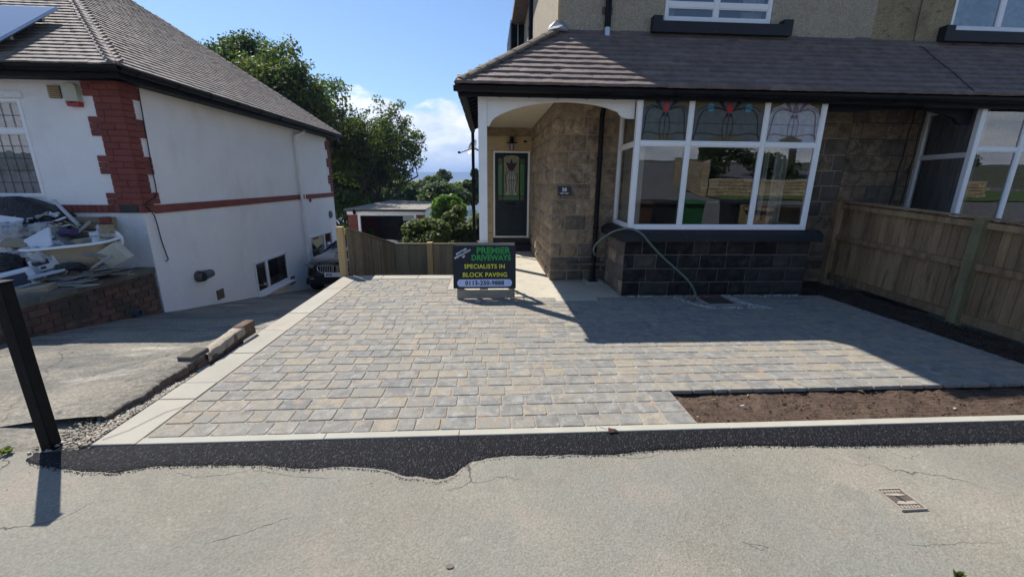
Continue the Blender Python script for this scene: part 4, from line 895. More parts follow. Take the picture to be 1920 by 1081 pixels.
MB().box((q1.x-.085, 6.612, 3.93), (q1.x+.075, 6.6195, 4.03), ch=.003).build('stain_patch', M['iron'], H)
# lean-to roof
EY, EX, EZ, TZ, WY = 5.47, -.385, 2.735, 3.66, 6.615
run = WY-EY; rise = TZ-EZ; SL = math.hypot(run, rise); hx = 1.04-EX; SLx = math.hypot(hx, rise)
def nearsc(p): return (p-Vector((1.5, 0, 1.6))).length
core = MB().prism([(EX+.03, EY+.02, EZ), (MID, EY+.02, EZ), (MID, WY, TZ), (1.03, WY, TZ)], (0, 0, -.03)).prism([(EX+.03, EY+.02, EZ), (1.03, WY, TZ), (1.03, 10.1, TZ), (EX+.03, 10.1, EZ)], (0, 0, -.031)).build('roof_boarding', M['black_wood'], H)
G = SL/11
def lim_front(s): return (hx*s/SL+.02, MID-EX)
roofplane(H, (EX, EY, EZ), (1, 0, 0), (0, run, rise), 0, 0, SL, G, .265, 'tile', lim_front, 295, nearsc, zs=2.5)
def lim_left(s): return ((WY-EY)*s/SLx+.02, 4.6)
roofplane(H, (EX, EY, EZ), (0, 1, 0), (hx, 0, rise), 0, 0, SLx, SLx/12, .265, 'tile', lim_left, 0, None)
hp0 = Vector((EX+.06, EY+.05, EZ+.045)); hp1 = Vector((1.02, WY-.02, TZ+.045)); hd = (hp1-hp0)
for i in range(6):
    a = hp0+hd*(i/6-.004); b_ = hp0+hd*((i+1)/6+.012); d = (b_-a).normalized(); sx_ = d.cross(Vector((0, 0, 1))).normalized(); u_ = sx_.cross(d)
    mb = MB(); V = []; k_ = 7
    for p, rr in ((a, .088), (b_, .078)):
        for r2 in (rr, rr-.014):
            for j in range(k_): t_ = PI*j/(k_-1); V.append(p+sx_*math.cos(t_)*r2*1.15+u_*(math.sin(t_)*r2*.72-.01))
    Fc = []
    for j in range(k_-1): Fc += [(j, j+1, 2*k_+j+1, 2*k_+j), (k_+j, 3*k_+j, 3*k_+j+1, k_+j+1), (j, k_+j, k_+j+1, j+1), (2*k_+j, 2*k_+j+1, 3*k_+j+1, 3*k_+j)]
    mb.add(V, Fc).build('hip_tile', M['ridge'], H)
MB().prism([(.86, 6.46, 3.66), (1.02, 6.44, 3.69), (1.16, 6.50, 3.67), (1.14, 6.607, 3.79), (1.0, 6.607, 3.84), (.90, 6.60, 3.76)], (0, .008, .012)).build('lead_saddle', M['lead'], H)
fl = MB(); x = 1.05
while x < MID-.01: x2 = min(MID-.002, x+.9); fl.prism([(x, WY-.115, TZ-.075), (x2, WY-.115, TZ-.075), (x2, WY-.004, TZ+.015), (x, WY-.004, TZ+.015)], (0, -.004, .012)); fl.box((x, WY-.011, TZ+.01), (x2-.006, WY-.002, TZ+.075+.012*math.sin(x*5))); x = x2
fl.build('lead_flashing', M['lead_dark'], H)
gutter(H, (EX-.02, 5.488, 2.718), (MID-.002, 5.488, 2.712), .06, brackets=[.08, .2, .32, .44, .56, .68, .8, .92])
gutter(H, (-.325, 5.49, 2.718), (-.325, 10.0, 2.712), .055)
MB().box((EX+.04, 5.552, 2.62), (MID-.002, 5.572, 2.735)).build('fascia', M['black_wood'], H)
MB().box((-.30, 5.573, 2.70), (MID-.002, 5.735, 2.712)).build('soffit', M['black_wood'], H)
mb = MB()
for x in (.17, .55, .92, 1.30, 1.67): MB().box((x-.02, 5.66, 2.645), (x+.02, 5.734, 2.70)).build('rafter_end', M['black_wood'], H)
for x in (2.05, 2.42, 2.8, 3.18, 3.56, 3.94, 4.32): MB().box((x-.02, 5.575, 2.69), (x+.02, 5.618, 2.735)).build('rafter_end', M['black_wood'], H)
for k_ in range(14): y = 5.9+k_*.3; MB().prism([(-.37, y, 2.665), (-.37, y, 2.72), (-.10, y, 2.885), (-.10, y, 2.80)], (0, .045, 0)).build('rafter', M['black_wood'], H)
pipe(H, [(1.735, 6.53, .05), (1.735, 6.53, 2.60), (1.735, 6.45, 2.69)], .038, M['black_plastic'], clips=[(1.735, 6.53, .9), (1.735, 6.53, 1.95)])
pipe(H, [(-.325, 9.96, -1.0), (-.325, 9.96, 2.69)], .036, M['black_plastic'], clips=[(-.325, 9.96, 1.6)])
dg = empty('downpipe_gully', (1.74, 6.45, 0), 'small square concrete gully at the foot of the black front downpipe', 'drain')
MB().box((1.60, 6.36, -.05), (1.66, 6.62, .03), ch=.006).box((1.82, 6.36, -.05), (1.88, 6.62, .03), ch=.006).box((1.6605, 6.36, -.05), (1.8195, 6.41, .03), ch=.006).build('surround', M['edging'], dg)
MB().box((1.66, 6.41, -.05), (1.82, 6.62, .008)).build('sump', M['soil_dark'], dg)
# main hipped roof above (out of the picture, throws the long shadow)
ex0, ey0, ex1, ey1, ez, rz_ = .68, 6.17, 11.2, 15.3, 5.85, 8.6
r = MB(); A = [(ex0, ey0, ez), (ex1, ey0, ez), (ex1, ey1, ez), (ex0, ey1, ez)]; ra, rb = (ex0+4.5, (ey0+ey1)/2, rz_), (ex1-4.5, (ey0+ey1)/2, rz_)
# the ridge run splits at the party wall
def cut(y): return None
r.quad(A[0], (MID, ey0, ez), (MID, (ey0+ey1)/2, rz_), ra).quad(A[0], ra, A[3]).quad(A[3], ra, (MID, (ey0+ey1)/2, rz_), (MID, ey1, ez)).box((ex0, ey0, ez-.12), (MID-.001, ey1, ez-.002))
r.build('roof', M['tile'], H)
gutter(H, (ex0-.03, ey0-.05, ez-.02), (MID-.002, ey0-.05, ez-.02), .055)
# ================================================================== adjoining house
N2 = empty('adjoining_house', (8.5, 9, 0), 'darker stained pebbledash house joined on the right with black porch beam and white bay window', 'house')
f2 = MB(); holed(f2, MID+.001, 11, -.6, 2.80, [(7.05, 9.3, .6, 2.8)], 6.640, 6.85); f2 = f2.build('front_wall', M['mortar_dark'], N2)
stonewall(f2, (MID+.003, 6.636), 0, 1.24, ZS, lambda c, z: 'stone_dirty' if random.random() < .25 else 'stone_mid', .22, .42)
u2 = MB(); holed(u2, MID+.001, 11, 2.801, 5.85, [(7.03, 8.7, 3.885, 5.15)], 6.625, 6.80); u2.box((10.8, 6.801, -.6), (11, 14.8, 5.85)); u2.build('upper_wall', M['dash_old'], N2)
win(N2, (7.03, 6.635), 0, 1.67, 3.885, 5.15, mull=(.8,), rails=(), bar=.07, fr=.055, name='upper_window')
MB().box((7.1, 6.95, 3.4), (8.9, 6.97, 5.4)).build('net_curtain', M['net'], N2)
MB().box((6.86, 6.50, 3.70), (8.95, 6.627, 3.845)).box((6.86, 6.50, 3.846), (7.0, 6.627, 3.91)).build('upper_sill', M['sill_black'], N2)
MB().box((6.80, 5.65, -.4), (9.4, 6.6, .80)).build('bay_base', M['stone_dirty'], N2)
MB().box((6.70, 5.54, .805), (9.5, 5.70, .96)).build('bay_sill', M['sill_black'], N2)
win(N2, (6.74, 5.62), 0, 2.6, .964, 2.74, mull=(.73, 1.76), rails=(2.09,), bar=.055, fr=.075, name='bay_window', gm='pane_dark')
an2 = math.atan2(-1.0, -.235); win(N2, (6.985, 6.625), an2, 1.01, .964, 2.74, rails=(2.02,), fr=.075, name='bay_side_window', gm='pane_dark')
curtain(N2, (6.985, 6.625), an2, .06, .95, .97, 2.72, .12, 'curtain_dark', .03, 50)
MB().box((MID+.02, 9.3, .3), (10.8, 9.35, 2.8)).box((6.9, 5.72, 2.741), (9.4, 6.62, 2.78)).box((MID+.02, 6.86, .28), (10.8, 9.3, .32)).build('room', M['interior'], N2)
ap = [(4.535+2.165*(1-a/1.955) if True else a, z) for a, z in archp]
MB().prism([(a, 5.735, z) for a, z in [(6.735-(1.955-a)*2.16/1.955, z) if a > 1.2 else (6.735-(1.955-a)*2.16/1.955, max(z, 2.56)) for a, z in archp]], (0, .045, 0)).build('arched_beam', M['black_wood'], N2)
MB().box((4.56, 5.79, 2.772), (6.75, 6.62, 2.79)).build('porch_ceiling', M['interior'], N2)
MB().prism([(MID, EY+.02, EZ), (10.8, EY+.02, EZ), (10.8, WY, TZ), (MID, WY, TZ)], (0, 0, -.03)).build('roof_boarding', M['black_wood'], N2)
roofplane(N2, (MID, EY, EZ), (1, 0, 0), (0, run, rise), 0, 0, SL, G, .265, 'tile', lambda s: (0.002, 4.9), 295, nearsc, zs=2.5)
fl = MB(); fl.prism([(MID, WY-.115, TZ-.075), (10.8, WY-.115, TZ-.075), (10.8, WY-.004, TZ+.015), (MID, WY-.004, TZ+.015)], (0, -.004, .012)).box((MID, WY-.011, TZ+.01), (10.8, WY-.002, TZ+.06)); fl.build('lead_flashing', M['lead_dark'], N2)
gutter(N2, (MID+.002, 5.488, 2.712), (10.8, 5.488, 2.70), .06)
MB().box((MID+.002, 5.552, 2.60), (10.8, 5.572, 2.735)).box((MID+.002, 5.573, 2.70), (10.8, 5.735, 2.712)).build('fascia', M['black_wood'], N2)
MB().quad((MID, ey0, ez), A[1], rb, (MID, (ey0+ey1)/2, rz_)).quad(A[1], A[2], rb).quad(A[2], (MID, ey1, ez), (MID, (ey0+ey1)/2, rz_), rb).box((MID, ey0, ez-.12), (ex1, ey1, ez-.002)).build('roof', M['tile'], N2)
a = atY(1730, 0, 6.60); b_ = atY(1712, 84, 6.60); cx2 = atY(1826, 160, 5.5).x
MB().tube([(a.x+.02, 6.605, 5.8), (a.x, 6.605, a.z), (b_.x, 6.605, b_.z)]+[(b_.x+(cx2-b_.x)*k_/6+.012*math.sin(k_*2), WY-.02-(run-.02)*k_/6, TZ+.06-rise*k_/6) for k_ in range(1, 7)], .006, 5).build('roof_cable', M['leadline'], N2)
for (u0, v0, u1, v1) in ((1716, 205, 1667, 385), (1735, 205, 1688, 385)):
    a = atY(u0, v0, 6.60); b_ = atY(u1, v1, 6.60); MB().tube([(a.x+(b_.x-a.x)*k_/8+.012*math.sin(k_*2.1), 6.598, a.z+(b_.z-a.z)*k_/8) for k_ in range(9)], .008, 5).build('wall_cable', M['leadline'], N2)

# ------------------------------------------------------------------ fixings on the stone house
p = Vector((.557, 9.86, 2.45)); la = empty('porch_lantern', p, 'black fisherman style lantern above the teal front door', 'lamp')
MB().box((p.x-.03, 9.84, 2.50), (p.x+.03, 9.88, 2.58)).tube([(p.x, 9.85, 2.55), (p.x, 9.77, 2.56), (p.x, 9.73, 2.53)], .012, 8).build('bracket', M['black_plastic'], la)
MB().lathe((p.x, 9.73, 2.42), [(.001, .12), (.035, .115), (.05, .07), (.052, .03), (.13, .022), (.13, .012), (.03, .01)], 20).build('lamp_shade', M['black_plastic'], la, smooth=False)
MB().lathe((p.x, 9.73, 2.28), [(.001, 0), (.035, .01), (.045, .05), (.04, .145)], 14).build('glass_bowl', M['glass'], la)
g_ = MB()
for k_ in range(6): t_ = k_*PI/3; g_.tube([(p.x+.05*math.cos(t_), 9.73+.05*math.sin(t_), 2.43), (p.x+.053*math.cos(t_), 9.73+.053*math.sin(t_), 2.33), (p.x+.03*math.cos(t_), 9.73+.03*math.sin(t_), 2.27)], .004, 4)
g_.build('cage', M['black_plastic'], la)
MB().box((.83, 9.86, 2.46), (.91, 9.878, 2.50), ch=.004).build('door_sensor', M['black_plastic'], label='tiny dark sensor on the lintel right of the porch lantern', cat='sensor')
pq = empty('house_plaque', (1.215, 6.59, 1.46), 'small dark slate number plaque reading 58 on the stone pier', 'plaque')
MB().box((1.108, 6.585, 1.395), (1.318, 6.605, 1.528), ch=.004).build('slate', mat('slate_plaque', [(.02, .024, .034)], .4, 9, .3, .1), pq)
text('58', .075, Matrix.Translation((1.213, 6.583, 1.478)) @ Euler((PI/2, 0, 0)).to_matrix().to_4x4(), M['white_letter'], pq, 'number', .001, .002)
text('WEST VIEW', .026, Matrix.Translation((1.213, 6.583, 1.422)) @ Euler((PI/2, 0, 0)).to_matrix().to_4x4(), M['white_letter'], pq, 'lettering', .001, .0006)
sd = empty('satellite_dish', (-.1, 10.3, 2.2), 'small grey satellite dish on the side of the stone house', 'satellite dish')
Md = Euler((math.radians(68), 0, math.radians(-60))).to_matrix()
pc = atY(888, 277, 10.3)
MB().lathe(pc, [(.001, .0), (.07, .008), (.14, .03), (.18, .05), (.182, .042), (.14, .02), (.001, -.01)], 24, Md).build('reflector', M['lead'], sd)
MB().tube([pc, atY(862, 287, 10.0)], .01, 6).box(atY(861, 286, 10.0)-Vector((.03, .03, .02)), atY(861, 286, 10.0)+Vector((.03, .03, .025))).tube([pc, (.0, 10.3, 2.2)], .018, 6).build('arm', M['black_plastic'], sd)
# hose over the sill
hp = [atY(u, v, y) for u, v, y in ((1116, 478, 5.9), (1113, 468, 5.8), (1120, 455, 5.75), (1146, 436, 5.62), (1168, 429, 5.55), (1188, 430, 5.52), (1205, 440, 5.50), (1222, 460, 5.49), (1245, 484, 5.47), (1272, 508, 5.42), (1292, 528, 5.38), (1303, 548, 5.36))]
def smooth_path(P, n=6):
    o_ = []
    for i in range(len(P)-1):
        p0, p1, p2, p3 = P[max(i-1, 0)], P[i], P[i+1], P[min(i+2, len(P)-1)]
        for k_ in range(n): t_ = k_/n; o_.append(.5*((2*p1)+(p2-p0)*t_+(2*p0-5*p1+4*p2-p3)*t_*t_+(3*p1-p0-3*p2+p3)*t_**3))
    return o_+[P[-1]]
hs = MB().tube(smooth_path(hp+[Vector((hp[-1].x+.02, 5.33, .02))]), .014, 8).build('hose', M['hose'], smooth=True, label='green hose looping over the bay sill down to the drain', cat='hose')
p = atY(1300, 548, 5.36); bk = MB().box((p.x-.06, 5.32, -.0), (p.x+.02, 5.40, .075), ch=.012).build('rubble_stone', M['stone_dirty'], label='small square stone holding the hose end beside the drain', cat='stone')
# ------------------------------------------------------------------ A-frame sign
SG = empty('advertising_board', (-.05, 5.6, 0), 'black block paving advertising board with green and yellow lettering on a wooden stand', 'sign')
def L3(a, b, t_): return a+(b-a)*t_
yb, yt = 5.53, 5.68       # front frame leans back
def SP(a, z, off=0): t_ = z/.77; return Vector((a, yb+(yt-yb)*t_-off, z))
lean = math.atan2(yt-yb, .77); RL = Matrix.Rotation(-lean, 3, 'X')
def sbox(a0, a1, z0, z1, o0, o1, nm, m, par=SG):
    c = (SP(a0, z0, (o0+o1)/2)+SP(a1, z1, (o0+o1)/2))/2; h = Vector(((a1-a0)/2, abs(o1-o0)/2, (z1-z0)/2)); return MB().box(c-h, c+h, R=RL, ch=.002).build(nm, M[m], par)
sbox(-.43, .375, .69, .775, 0, .022, 'rail', 'pallet'); sbox(-.43, .372, .015, .135, 0, .022, 'rail', 'pallet')
sbox(-.43, -.36, .0, .689, -.045, -.001, 'leg', 'pallet'); sbox(.305, .375, .0, .689, -.045, -.001, 'leg', 'pallet')
bd = sbox(-.478, .388, .150, .745, .023, .035, 'board', 'sign_black')
for s in (-.42, .31):
    MB().prism([(s, 5.72, .74), (s, 5.75, .76), (s, 6.12, .02), (s, 6.09, .0)], (.06, 0, 0)).build('leg', M['pallet'], SG)
for z in (.10, .28, .46): y_ = 6.09-(6.09-5.74)*z/.76; MB().box((-.42, y_+.03, z), (.37, y_+.045, z+.07)).build('rear_slat', M['pallet'], SG)
MB().tube([(.345, 5.60, .30), (.345, 5.95, .30)], .006, 5).build('stay', M['alu'], SG)
def sgM(a, z, rot=0): return Matrix.Translation(SP(a, z, .0365)) @ (RL.to_4x4()) @ Euler((PI/2, 0, 0)).to_matrix().to_4x4() @ Matrix.Rotation(rot, 4, 'Z')
text('PREMIER', .118, sgM(.075, .668), M['green'], bd, bold=.0042, sx=1.02, spacing=1.04)
text('DRIVEWAYS', .105, sgM(.045, .572), M['green'], bd, bold=.0038, sx=.93, spacing=1.03)
text('SPECIALISTS IN', .082, sgM(-.045, .455), M['yellow'], bd, bold=.0012, sx=.98, spacing=1.06)
text('BLOCK PAVING', .086, sgM(-.04, .342), M['yellow'], bd, bold=.0012, sx=.98, spacing=1.06)
for i, s in enumerate(('ANOTHER', 'INSTALLATION', 'BY')):
    text(s, .036, sgM(-.365+i*.018, .658-i*.034, .5), M['white_letter'], bd, bold=.0008)
pl = []
for s in (1, -1):
    for t_ in np.linspace(-PI/2, PI/2, 9): pl.append((-.045+s*(.335+.045*math.cos(t_)), .232+s*.05*math.sin(t_)))
MB().prism([SP(a, z, .036) for a, z in pl], (0, -.001, 0)).build('pill', M['pill'], bd)
text('0113-250-9888', .082, sgM(-.045, .230) @ Matrix.Translation((0, 0, .0015)), M['navy'], bd, bold=.0026, sx=1.02, spacing=1.05)

# ================================================================== right fence
FR = empty('garden_fence', (5.67, 4.4, 0), 'weathered brown boarded fence with green algae post right of the paving', 'fence')
def ft(y): return 1.335-.052*(6.45-y)
def fb(y): return .10-.03*(6.45-y)
for y in (6.40, 4.40, 2.40):
    MB().prism([(5.60, y-.05, -.3), (5.70, y-.05, -.3), (5.70, y+.05, -.3), (5.60, y+.05, -.3)], (0, 0, ft(y)+.30)).build('post', M['post_green'] if y < 6 else M['fence_old'], FR)
for (y0, y1) in ((4.451, 6.349), (2.451, 4.349)):
    for zf, h in ((lambda y: ft(y)-.10, .07), (lambda y: (ft(y)+fb(y))/2+.02, .075), (lambda y: fb(y)-.02, .10)):
        MB().prism([(5.655, y0, zf(y0)), (5.698, y0, zf(y0)), (5.698, y0, zf(y0)+h), (5.655, y0, zf(y0)+h)], (0, y1-y0, zf(y1)-zf(y0))).build('rail', M['fence_old'], FR)
y = 2.42
while y < 6.47:
    w = .098+random.uniform(-.006, .006); o = random.uniform(0, .004); t_ = random.uniform(-.006, .004)
    MB().prism([(5.702+o, y, fb(y)-.03), (5.716+o, y, fb(y)-.03), (5.722+o, y+w, fb(y)-.03), (5.702+o+.004, y+w, fb(y)-.03)], (0, 0, ft(y)-fb(y)+.02+t_)).build('board', M['fence_old'], FR); y += w+.004
for (y0, y1) in ((2.3, 4.399), (4.401, 6.5)):
    MB().prism([(5.64, y0, ft(y0)+.0), (5.735, y0, ft(y0)-.0), (5.735, y0, ft(y0)+.022), (5.64, y0, ft(y0)+.022)], (0, y1-y0, ft(y1)-ft(y0))).build('capping', M['fence_old'], FR)

# ================================================================== new fence behind the driveway
FN = empty('new_fence', (-2.4, 7.12, 0), 'new grey featheredge fence with yellow posts stepping down behind the driveway', 'fence')
def post(x, y, z0, z1, w=.105, tilt=0):
    o = MB().box((x-w/2, y-w/2, z0), (x+w/2, y+w/2, z1)).prism([(x-w/2, y-w/2, z1), (x+w/2, y-w/2, z1), (x+w/2, y+w/2, z1), (x-w/2, y+w/2, z1)], (0, 0, .012)).build('post', M['post_new'], FN)
post(-2.50, 7.13, -1.6, .82)
MB().box((-2.445, 7.10, .70), (-2.415, 7.16, .80), ch=.008).build('post_cleat', M['post_new'], FN)
A0 = Vector((-2.42, 7.17, 0)); A1 = Vector((-2.20, 9.72, 0)); L_ = (A1-A0).length; dv = (A1-A0)/L_; nv = Vector((dv.y, -dv.x, 0))
k_ = 0; s = .0
def ftop(s): return .80-.252*s if s < 2.55 else .155
while s < L_:
    p = A0+dv*s; zt = ftop(s); zb = zd(p.y)-.1
    q = [p+nv*.002, p+dv*.112-nv*.016, p+dv*.112-nv*.004, p+nv*.026]
    MB().prism([(v.x, v.y, zb) for v in q], (0, 0, zt-zb)).build('board', M['fence_new'], FN); s += .098
MB().prism([A0+Vector((0, 0, ftop(0)-.01)), A0+nv*.05+Vector((0, 0, ftop(0)-.01)), A0+nv*.05+Vector((0, 0, ftop(0)+.02)), A0+Vector((0, 0, ftop(0)+.02))], dv*2.5+Vector((0, 0, -.252*2.5))).build('capping', M['fence_new'], FN)
x = -2.18
while x < -.05:
    w = .148; MB().prism([(x, 9.75, zd(9.75)-.2), (x+w+.01, 9.75, zd(9.75)-.2), (x+w+.01, 9.748, zd(9.75)-.2), (x, 9.722, zd(9.75)-.2)], (0, 0, .14-zd(9.75)+.2+random.uniform(-.004, .004))).build('board', M['fence_new'], FN); x += w
MB().box((-2.19, 9.70, .142), (-.05, 9.77, .168)).build('capping', M['fence_new'], FN)
q = atY(806, 457, 9.69); post(q.x, 9.67, -1.4, .19, .125)

# ================================================================== white house on the left
K = 5.1/4.6
def S(x, y, z): return Vector((x*K, y*K, 1.6+(z-1.6)*K))
X0, Y0, Y1 = -5.1, 6.48, 14.25
LH = empty('white_house', (-9, 10, -1), 'white rendered house with red brick quoins and brown hipped tile roof on the left', 'house')
wc = atX(475, 492, X0); wd = atX(547, 525, X0); we = atX(535, 468, X0); w2a = atX(582, 452, X0); w2b = atX(588, 492, X0)
BWIN = (wc.y+.02, atX(541, 500, X0).y, (atX(485, 555, X0).z+.0), wc.z-.0)
BWIN = (9.08, 10.60, -.90, -.15)
BW2 = (12.05, 13.75, -.85, .02)
ZT = 3.0
side = MB()
ys_ = sorted([Y0, Y1, BWIN[0], BWIN[1], BW2[0], BW2[1]])
for a, b in zip(ys_, ys_[1:]):
    cuts = [(h[2], h[3]) for h in (BWIN, BW2) if h[0] <= a and h[1] >= b]; z = -2.8
    for c, d in cuts: side.box((X0-.24, a, z), (X0, b, c)); z = d
    side.box((X0-.24, a, z), (X0, b, ZT))
side.build('side_wall', M['render_white'], LH)
pa = atY(40, 185, Y0); pb = atY(85, 370, Y0)
FWX1 = (pa.x+pb.x)/2; FWZ0, FWZ1 = pb.z, pa.z
fr_ = MB(); holed(fr_, -13.0, X0-.241, -.6, ZT, [(FWX1-1.9, FWX1, FWZ0, FWZ1)], Y0, Y0+.24); fr_.box((X0-.2405, Y0, -2.8), (X0-.001, Y0+.001, ZT))
fr_.box((-13.0, Y1-.24, -2.8), (X0-.241, Y1, ZT)).box((-13.0, Y0+.241, -2.8), (-12.8, Y1-.241, ZT)); fr_.build('front_wall', M['render_white'], LH)
o, cells, T = win(LH, (FWX1-1.9, Y0-.012), 0, 1.9, FWZ0, FWZ1, mull=(.95,), rails=(FWZ1-.42,), bar=.07, fr=.045, dep=.08, gm='glass_old', name='front_window')
L = MB()
for (a0, a1, b0, b1) in cells:
    n_ = 7; m_ = max(2, round((b1-b0)/.15))
    for i in range(1, n_): L.tube([T(a0+(a1-a0)*i/n_, .024, b0), T(a0+(a1-a0)*i/n_, .024, b1)], .004, 4)
    for i in range(1, m_): L.tube([T(a0, .024, b0+(b1-b0)*i/m_), T(a1, .024, b0+(b1-b0)*i/m_)], .004, 4)
L.build('leaded_grid', M['leadline'], o)
curtain(LH, (FWX1-1.9, Y0), 0, .0, 1.9, FWZ0+.05, FWZ1-.05, .16, 'net', .02, 80, 'net_curtain')
MB().box((FWX1-2.2, Y0+.7, FWZ0-.3), (FWX1+.3, Y0+.72, FWZ1+.2)).build('room', M['interior'], LH)
MB().prism([(FWX1-2.0, Y0-.03, FWZ1+.01), (FWX1+.05, Y0-.03, FWZ1+.01), (FWX1+.05, Y0-.03, FWZ1+.08), (FWX1-.95, Y0-.03, FWZ1+.15), (FWX1-2.0, Y0-.03, FWZ1+.08)], (0, .029, 0)).build('window_hood', M['render_white'], LH)
# quoins
qz0 = 1.215; ch_ = .0865
def brick(x0, x1, y0, y1, z0, z1, par, m='red_brick'):
    me = MB(); w, d, h = x1-x0, y1-y0, z1-z0
    ob('brick', brickmesh(round(w, 3), round(d, 3), round(h, 4), m), None, par, loc=((x0+x1)/2, (y0+y1)/2, z0))
BC = {}
def brickmesh(w, d, h, m):
    k_ = (w, d, h, m)
    if k_ not in BC: BC[k_] = MB().box((-w/2, -d/2, 0), (w/2, d/2, h), ch=.005).mesh('brick'); BC[k_].materials.append(M[m])
    return BC[k_]
QP = MB().box((X0-.325, Y0-.014, qz0), (X0+.014, Y0-.0015, ZT-.02)).box((X0+.0015, Y0-.0012, qz0), (X0+.014, Y0+.19, ZT-.02)).build('quoin', M['red_brick'], LH)
for c in range(20):
    z0 = qz0+c*ch_+.004; z1 = z0+ch_-.007; long_ = ((c+1)//3) % 2 == 0
    if z1 > ZT-.03: break
    if long_: rows_ = [(-.455, -.232), (-.228, -.0)] if c % 2 else [(-.455, -.35), (-.346, -.12), (-.116, 0)]
    else: rows_ = [(-.33, -.116), (-.112, 0)] if c % 2 else [(-.33, -.22), (-.216, 0)]
    for a, b in rows_: brick(X0+a, X0+(b if b else .024), Y0-.026, Y0+.01, z0, z1, QP)
    ye_ = .33 if long_ else .20
    brick(X0+.0, X0+.026, Y0+.012, Y0+ye_, z0, z1, QP)
# white blocks between the teeth do not need geometry; the render shows through
sb = MB().box((-13, Y0-.012, 1.105), (X0+.012, Y0-.002, qz0-.004)).build('brick_band', M['mortar_dark'], LH)
x = X0-.30
while x > -8.6: brick(x-.078, x, Y0-.026, Y0+.0, 1.10, qz0-.002, sb); x -= .084
MB().box((X0-.31, Y0-.024, 1.10), (X0-.05, Y0-.004, qz0-.01)).build('dark_vent', M['leadline'], LH)
brick(X0-.045, X0+.026, Y0-.026, Y0+.2, 1.10, qz0-.002, sb)
MB().box((X0-.01, Y0+.201, 1.075), (X0+.02, 12.0, 1.20)).box((X0-.01, 12.12, 1.065), (X0+.02, Y1, 1.19)).box((X0-.01, 12.3, .98), (X0+.02, 12.42, 1.064)).build('painted_band', M['red_brick'], LH)
QR = MB()
for c in range(20):
    z0 = qz0+c*ch_; e = .33 if (c//3) % 2 else .18; QR.box((X0-.01, Y1-e, z0+.002), (X0+.022, Y1+.01, z0+ch_-.004))
QR.build('rear_quoin', M['red_brick'], LH)
# side windows
def sidewin(b, nm, mullr):
    wn = win(LH, (X0+.02, b[0]), PI/2, b[1]-b[0], b[2], b[3], mull=mullr, bar=.08, fr=.06, dep=.1, gm='pane_dark', name=nm)
    MB().box((X0-.02, b[0]-.06, b[2]-.06), (X0+.10, b[1]+.08, b[2]-.001), ch=.008).build('window_sill', M['white_paint'], LH)
    MB().box((X0-1.2, b[0]-.2, b[2]-.3), (X0-1.19, b[1]+.2, b[3]+.3)).build('room', M['interior'], LH)
sidewin(BWIN, 'side_window', (.52,)); sidewin(BW2, 'side_window', (1.05,))
# downpipe, vents, cable
dpts = [atX(566, 238, X0+.12), atX(565, 243, X0+.10), atX(548, 250, X0+.06), atX(549, 262, X0+.06), atX(572, 385, X0+.06), atX(584, 470, X0+.06)]
dpts = [Vector((X0+.14, 12.1, 2.93)), Vector((X0+.14, 12.1, 2.84)), Vector((X0+.06, 11.72, 2.70)), Vector((X0+.06, 11.72, 2.6)), Vector((X0+.06, 11.72, -1.5))]
pipe(LH, dpts, .042, M['white_paint'], clips=[(X0+.06, 11.72, 2.55), (X0+.06, 11.72, .85)])
def wallbox(u0, v0, u1, v1, t_, nm, m, par, ch=.003):
    a = atX(u0, v0, X0); b = atX(u1, v1, X0); return MB().box((X0-.02, min(a.y, b.y), min(a.z, b.z)), (X0+t_, max(a.y, b.y), max(a.z, b.z)), ch=ch).build(nm, M[m], par)
wallbox(405, 545, 421, 557, .012, 'air_brick', 'iron', LH); wallbox(543, 520, 552, 530, .03, 'air_brick', 'iron', LH)
c_ = atX(619, 402, X0); MB().lathe(c_, [(.001, .04), (.10, .045), (.12, .02), (.12, 0)], 16, Euler((0, PI/2, 0)).to_matrix()).build('round_vent', M['lead_dark'], LH)
c_ = atX(371, 518, X0)
vm = Euler((0, PI/2, 0)).to_matrix()
fc = MB(); fc.lathe((X0, c_.y, c_.z), [(.10, 0), (.10, .03), (.09, .10), (.08, .12), (.075, .11), (.001, .08)], 20, vm); fc.build('extractor_cowl', M['iron'], LH)
MB().tube([(X0+.075, c_.y+.03, c_.z+.01), (X0+.075, c_.y+.24, c_.z+.01)], [.085, .07], 16).build('cowl_duct', M['lead_dark'], LH)
MB().tube([(X0+.10, c_.y-.06, c_.z+.01), (X0+.08, c_.y+.02, c_.z)], [.088, .085], 16).build('cowl_mouth', M['leadline'], LH)
cab = [atX(u, v, X0+.04) for u, v in ((249, 153), (252, 180), (268, 250), (285, 335), (293, 374))]
cab = [Vector((X0+.035, Y0+.34-.02*i, z)) for i, z in enumerate((2.98, 2.7, 2.2, 1.7, 1.35))]+[Vector((X0+.04, 6.5, 1.22)), Vector((X0+.035, 6.62, 1.05)), Vector((X0+.03, 6.66, .7)), Vector((X0+.03, 6.70, .45)), Vector((X0+.03, 6.72, .36)), Vector((X0+.03, 6.66, .33))]
MB().tube(smooth_path(cab, 4), .008, 6).build('hanging_cable', M['leadline'], LH)
ab = empty('alarm_box', (-5.75, Y0, 2.8), 'grey and red burglar alarm box on the white house wall', 'alarm box')
a = atY(118, 157, Y0-.05); b = atY(157, 200, Y0-.05); w_, h_ = b.x-a.x, a.z-b.z; cx_ = (a.x+b.x)/2-.03; z0 = b.z
MB().prism([(cx_-w_*.36, Y0-.001, z0+h_*.22), (cx_+w_*.5, Y0-.001, z0+h_*.22), (cx_+w_*.5, Y0-.001, z0+h_*.9), (cx_+w_*.36, Y0-.001, z0+h_), (cx_-w_*.30, Y0-.001, z0+h_), (cx_-w_*.4, Y0-.001, z0+h_*.85)], (0, -.08, 0)).build('cover', M['alarm'], ab)
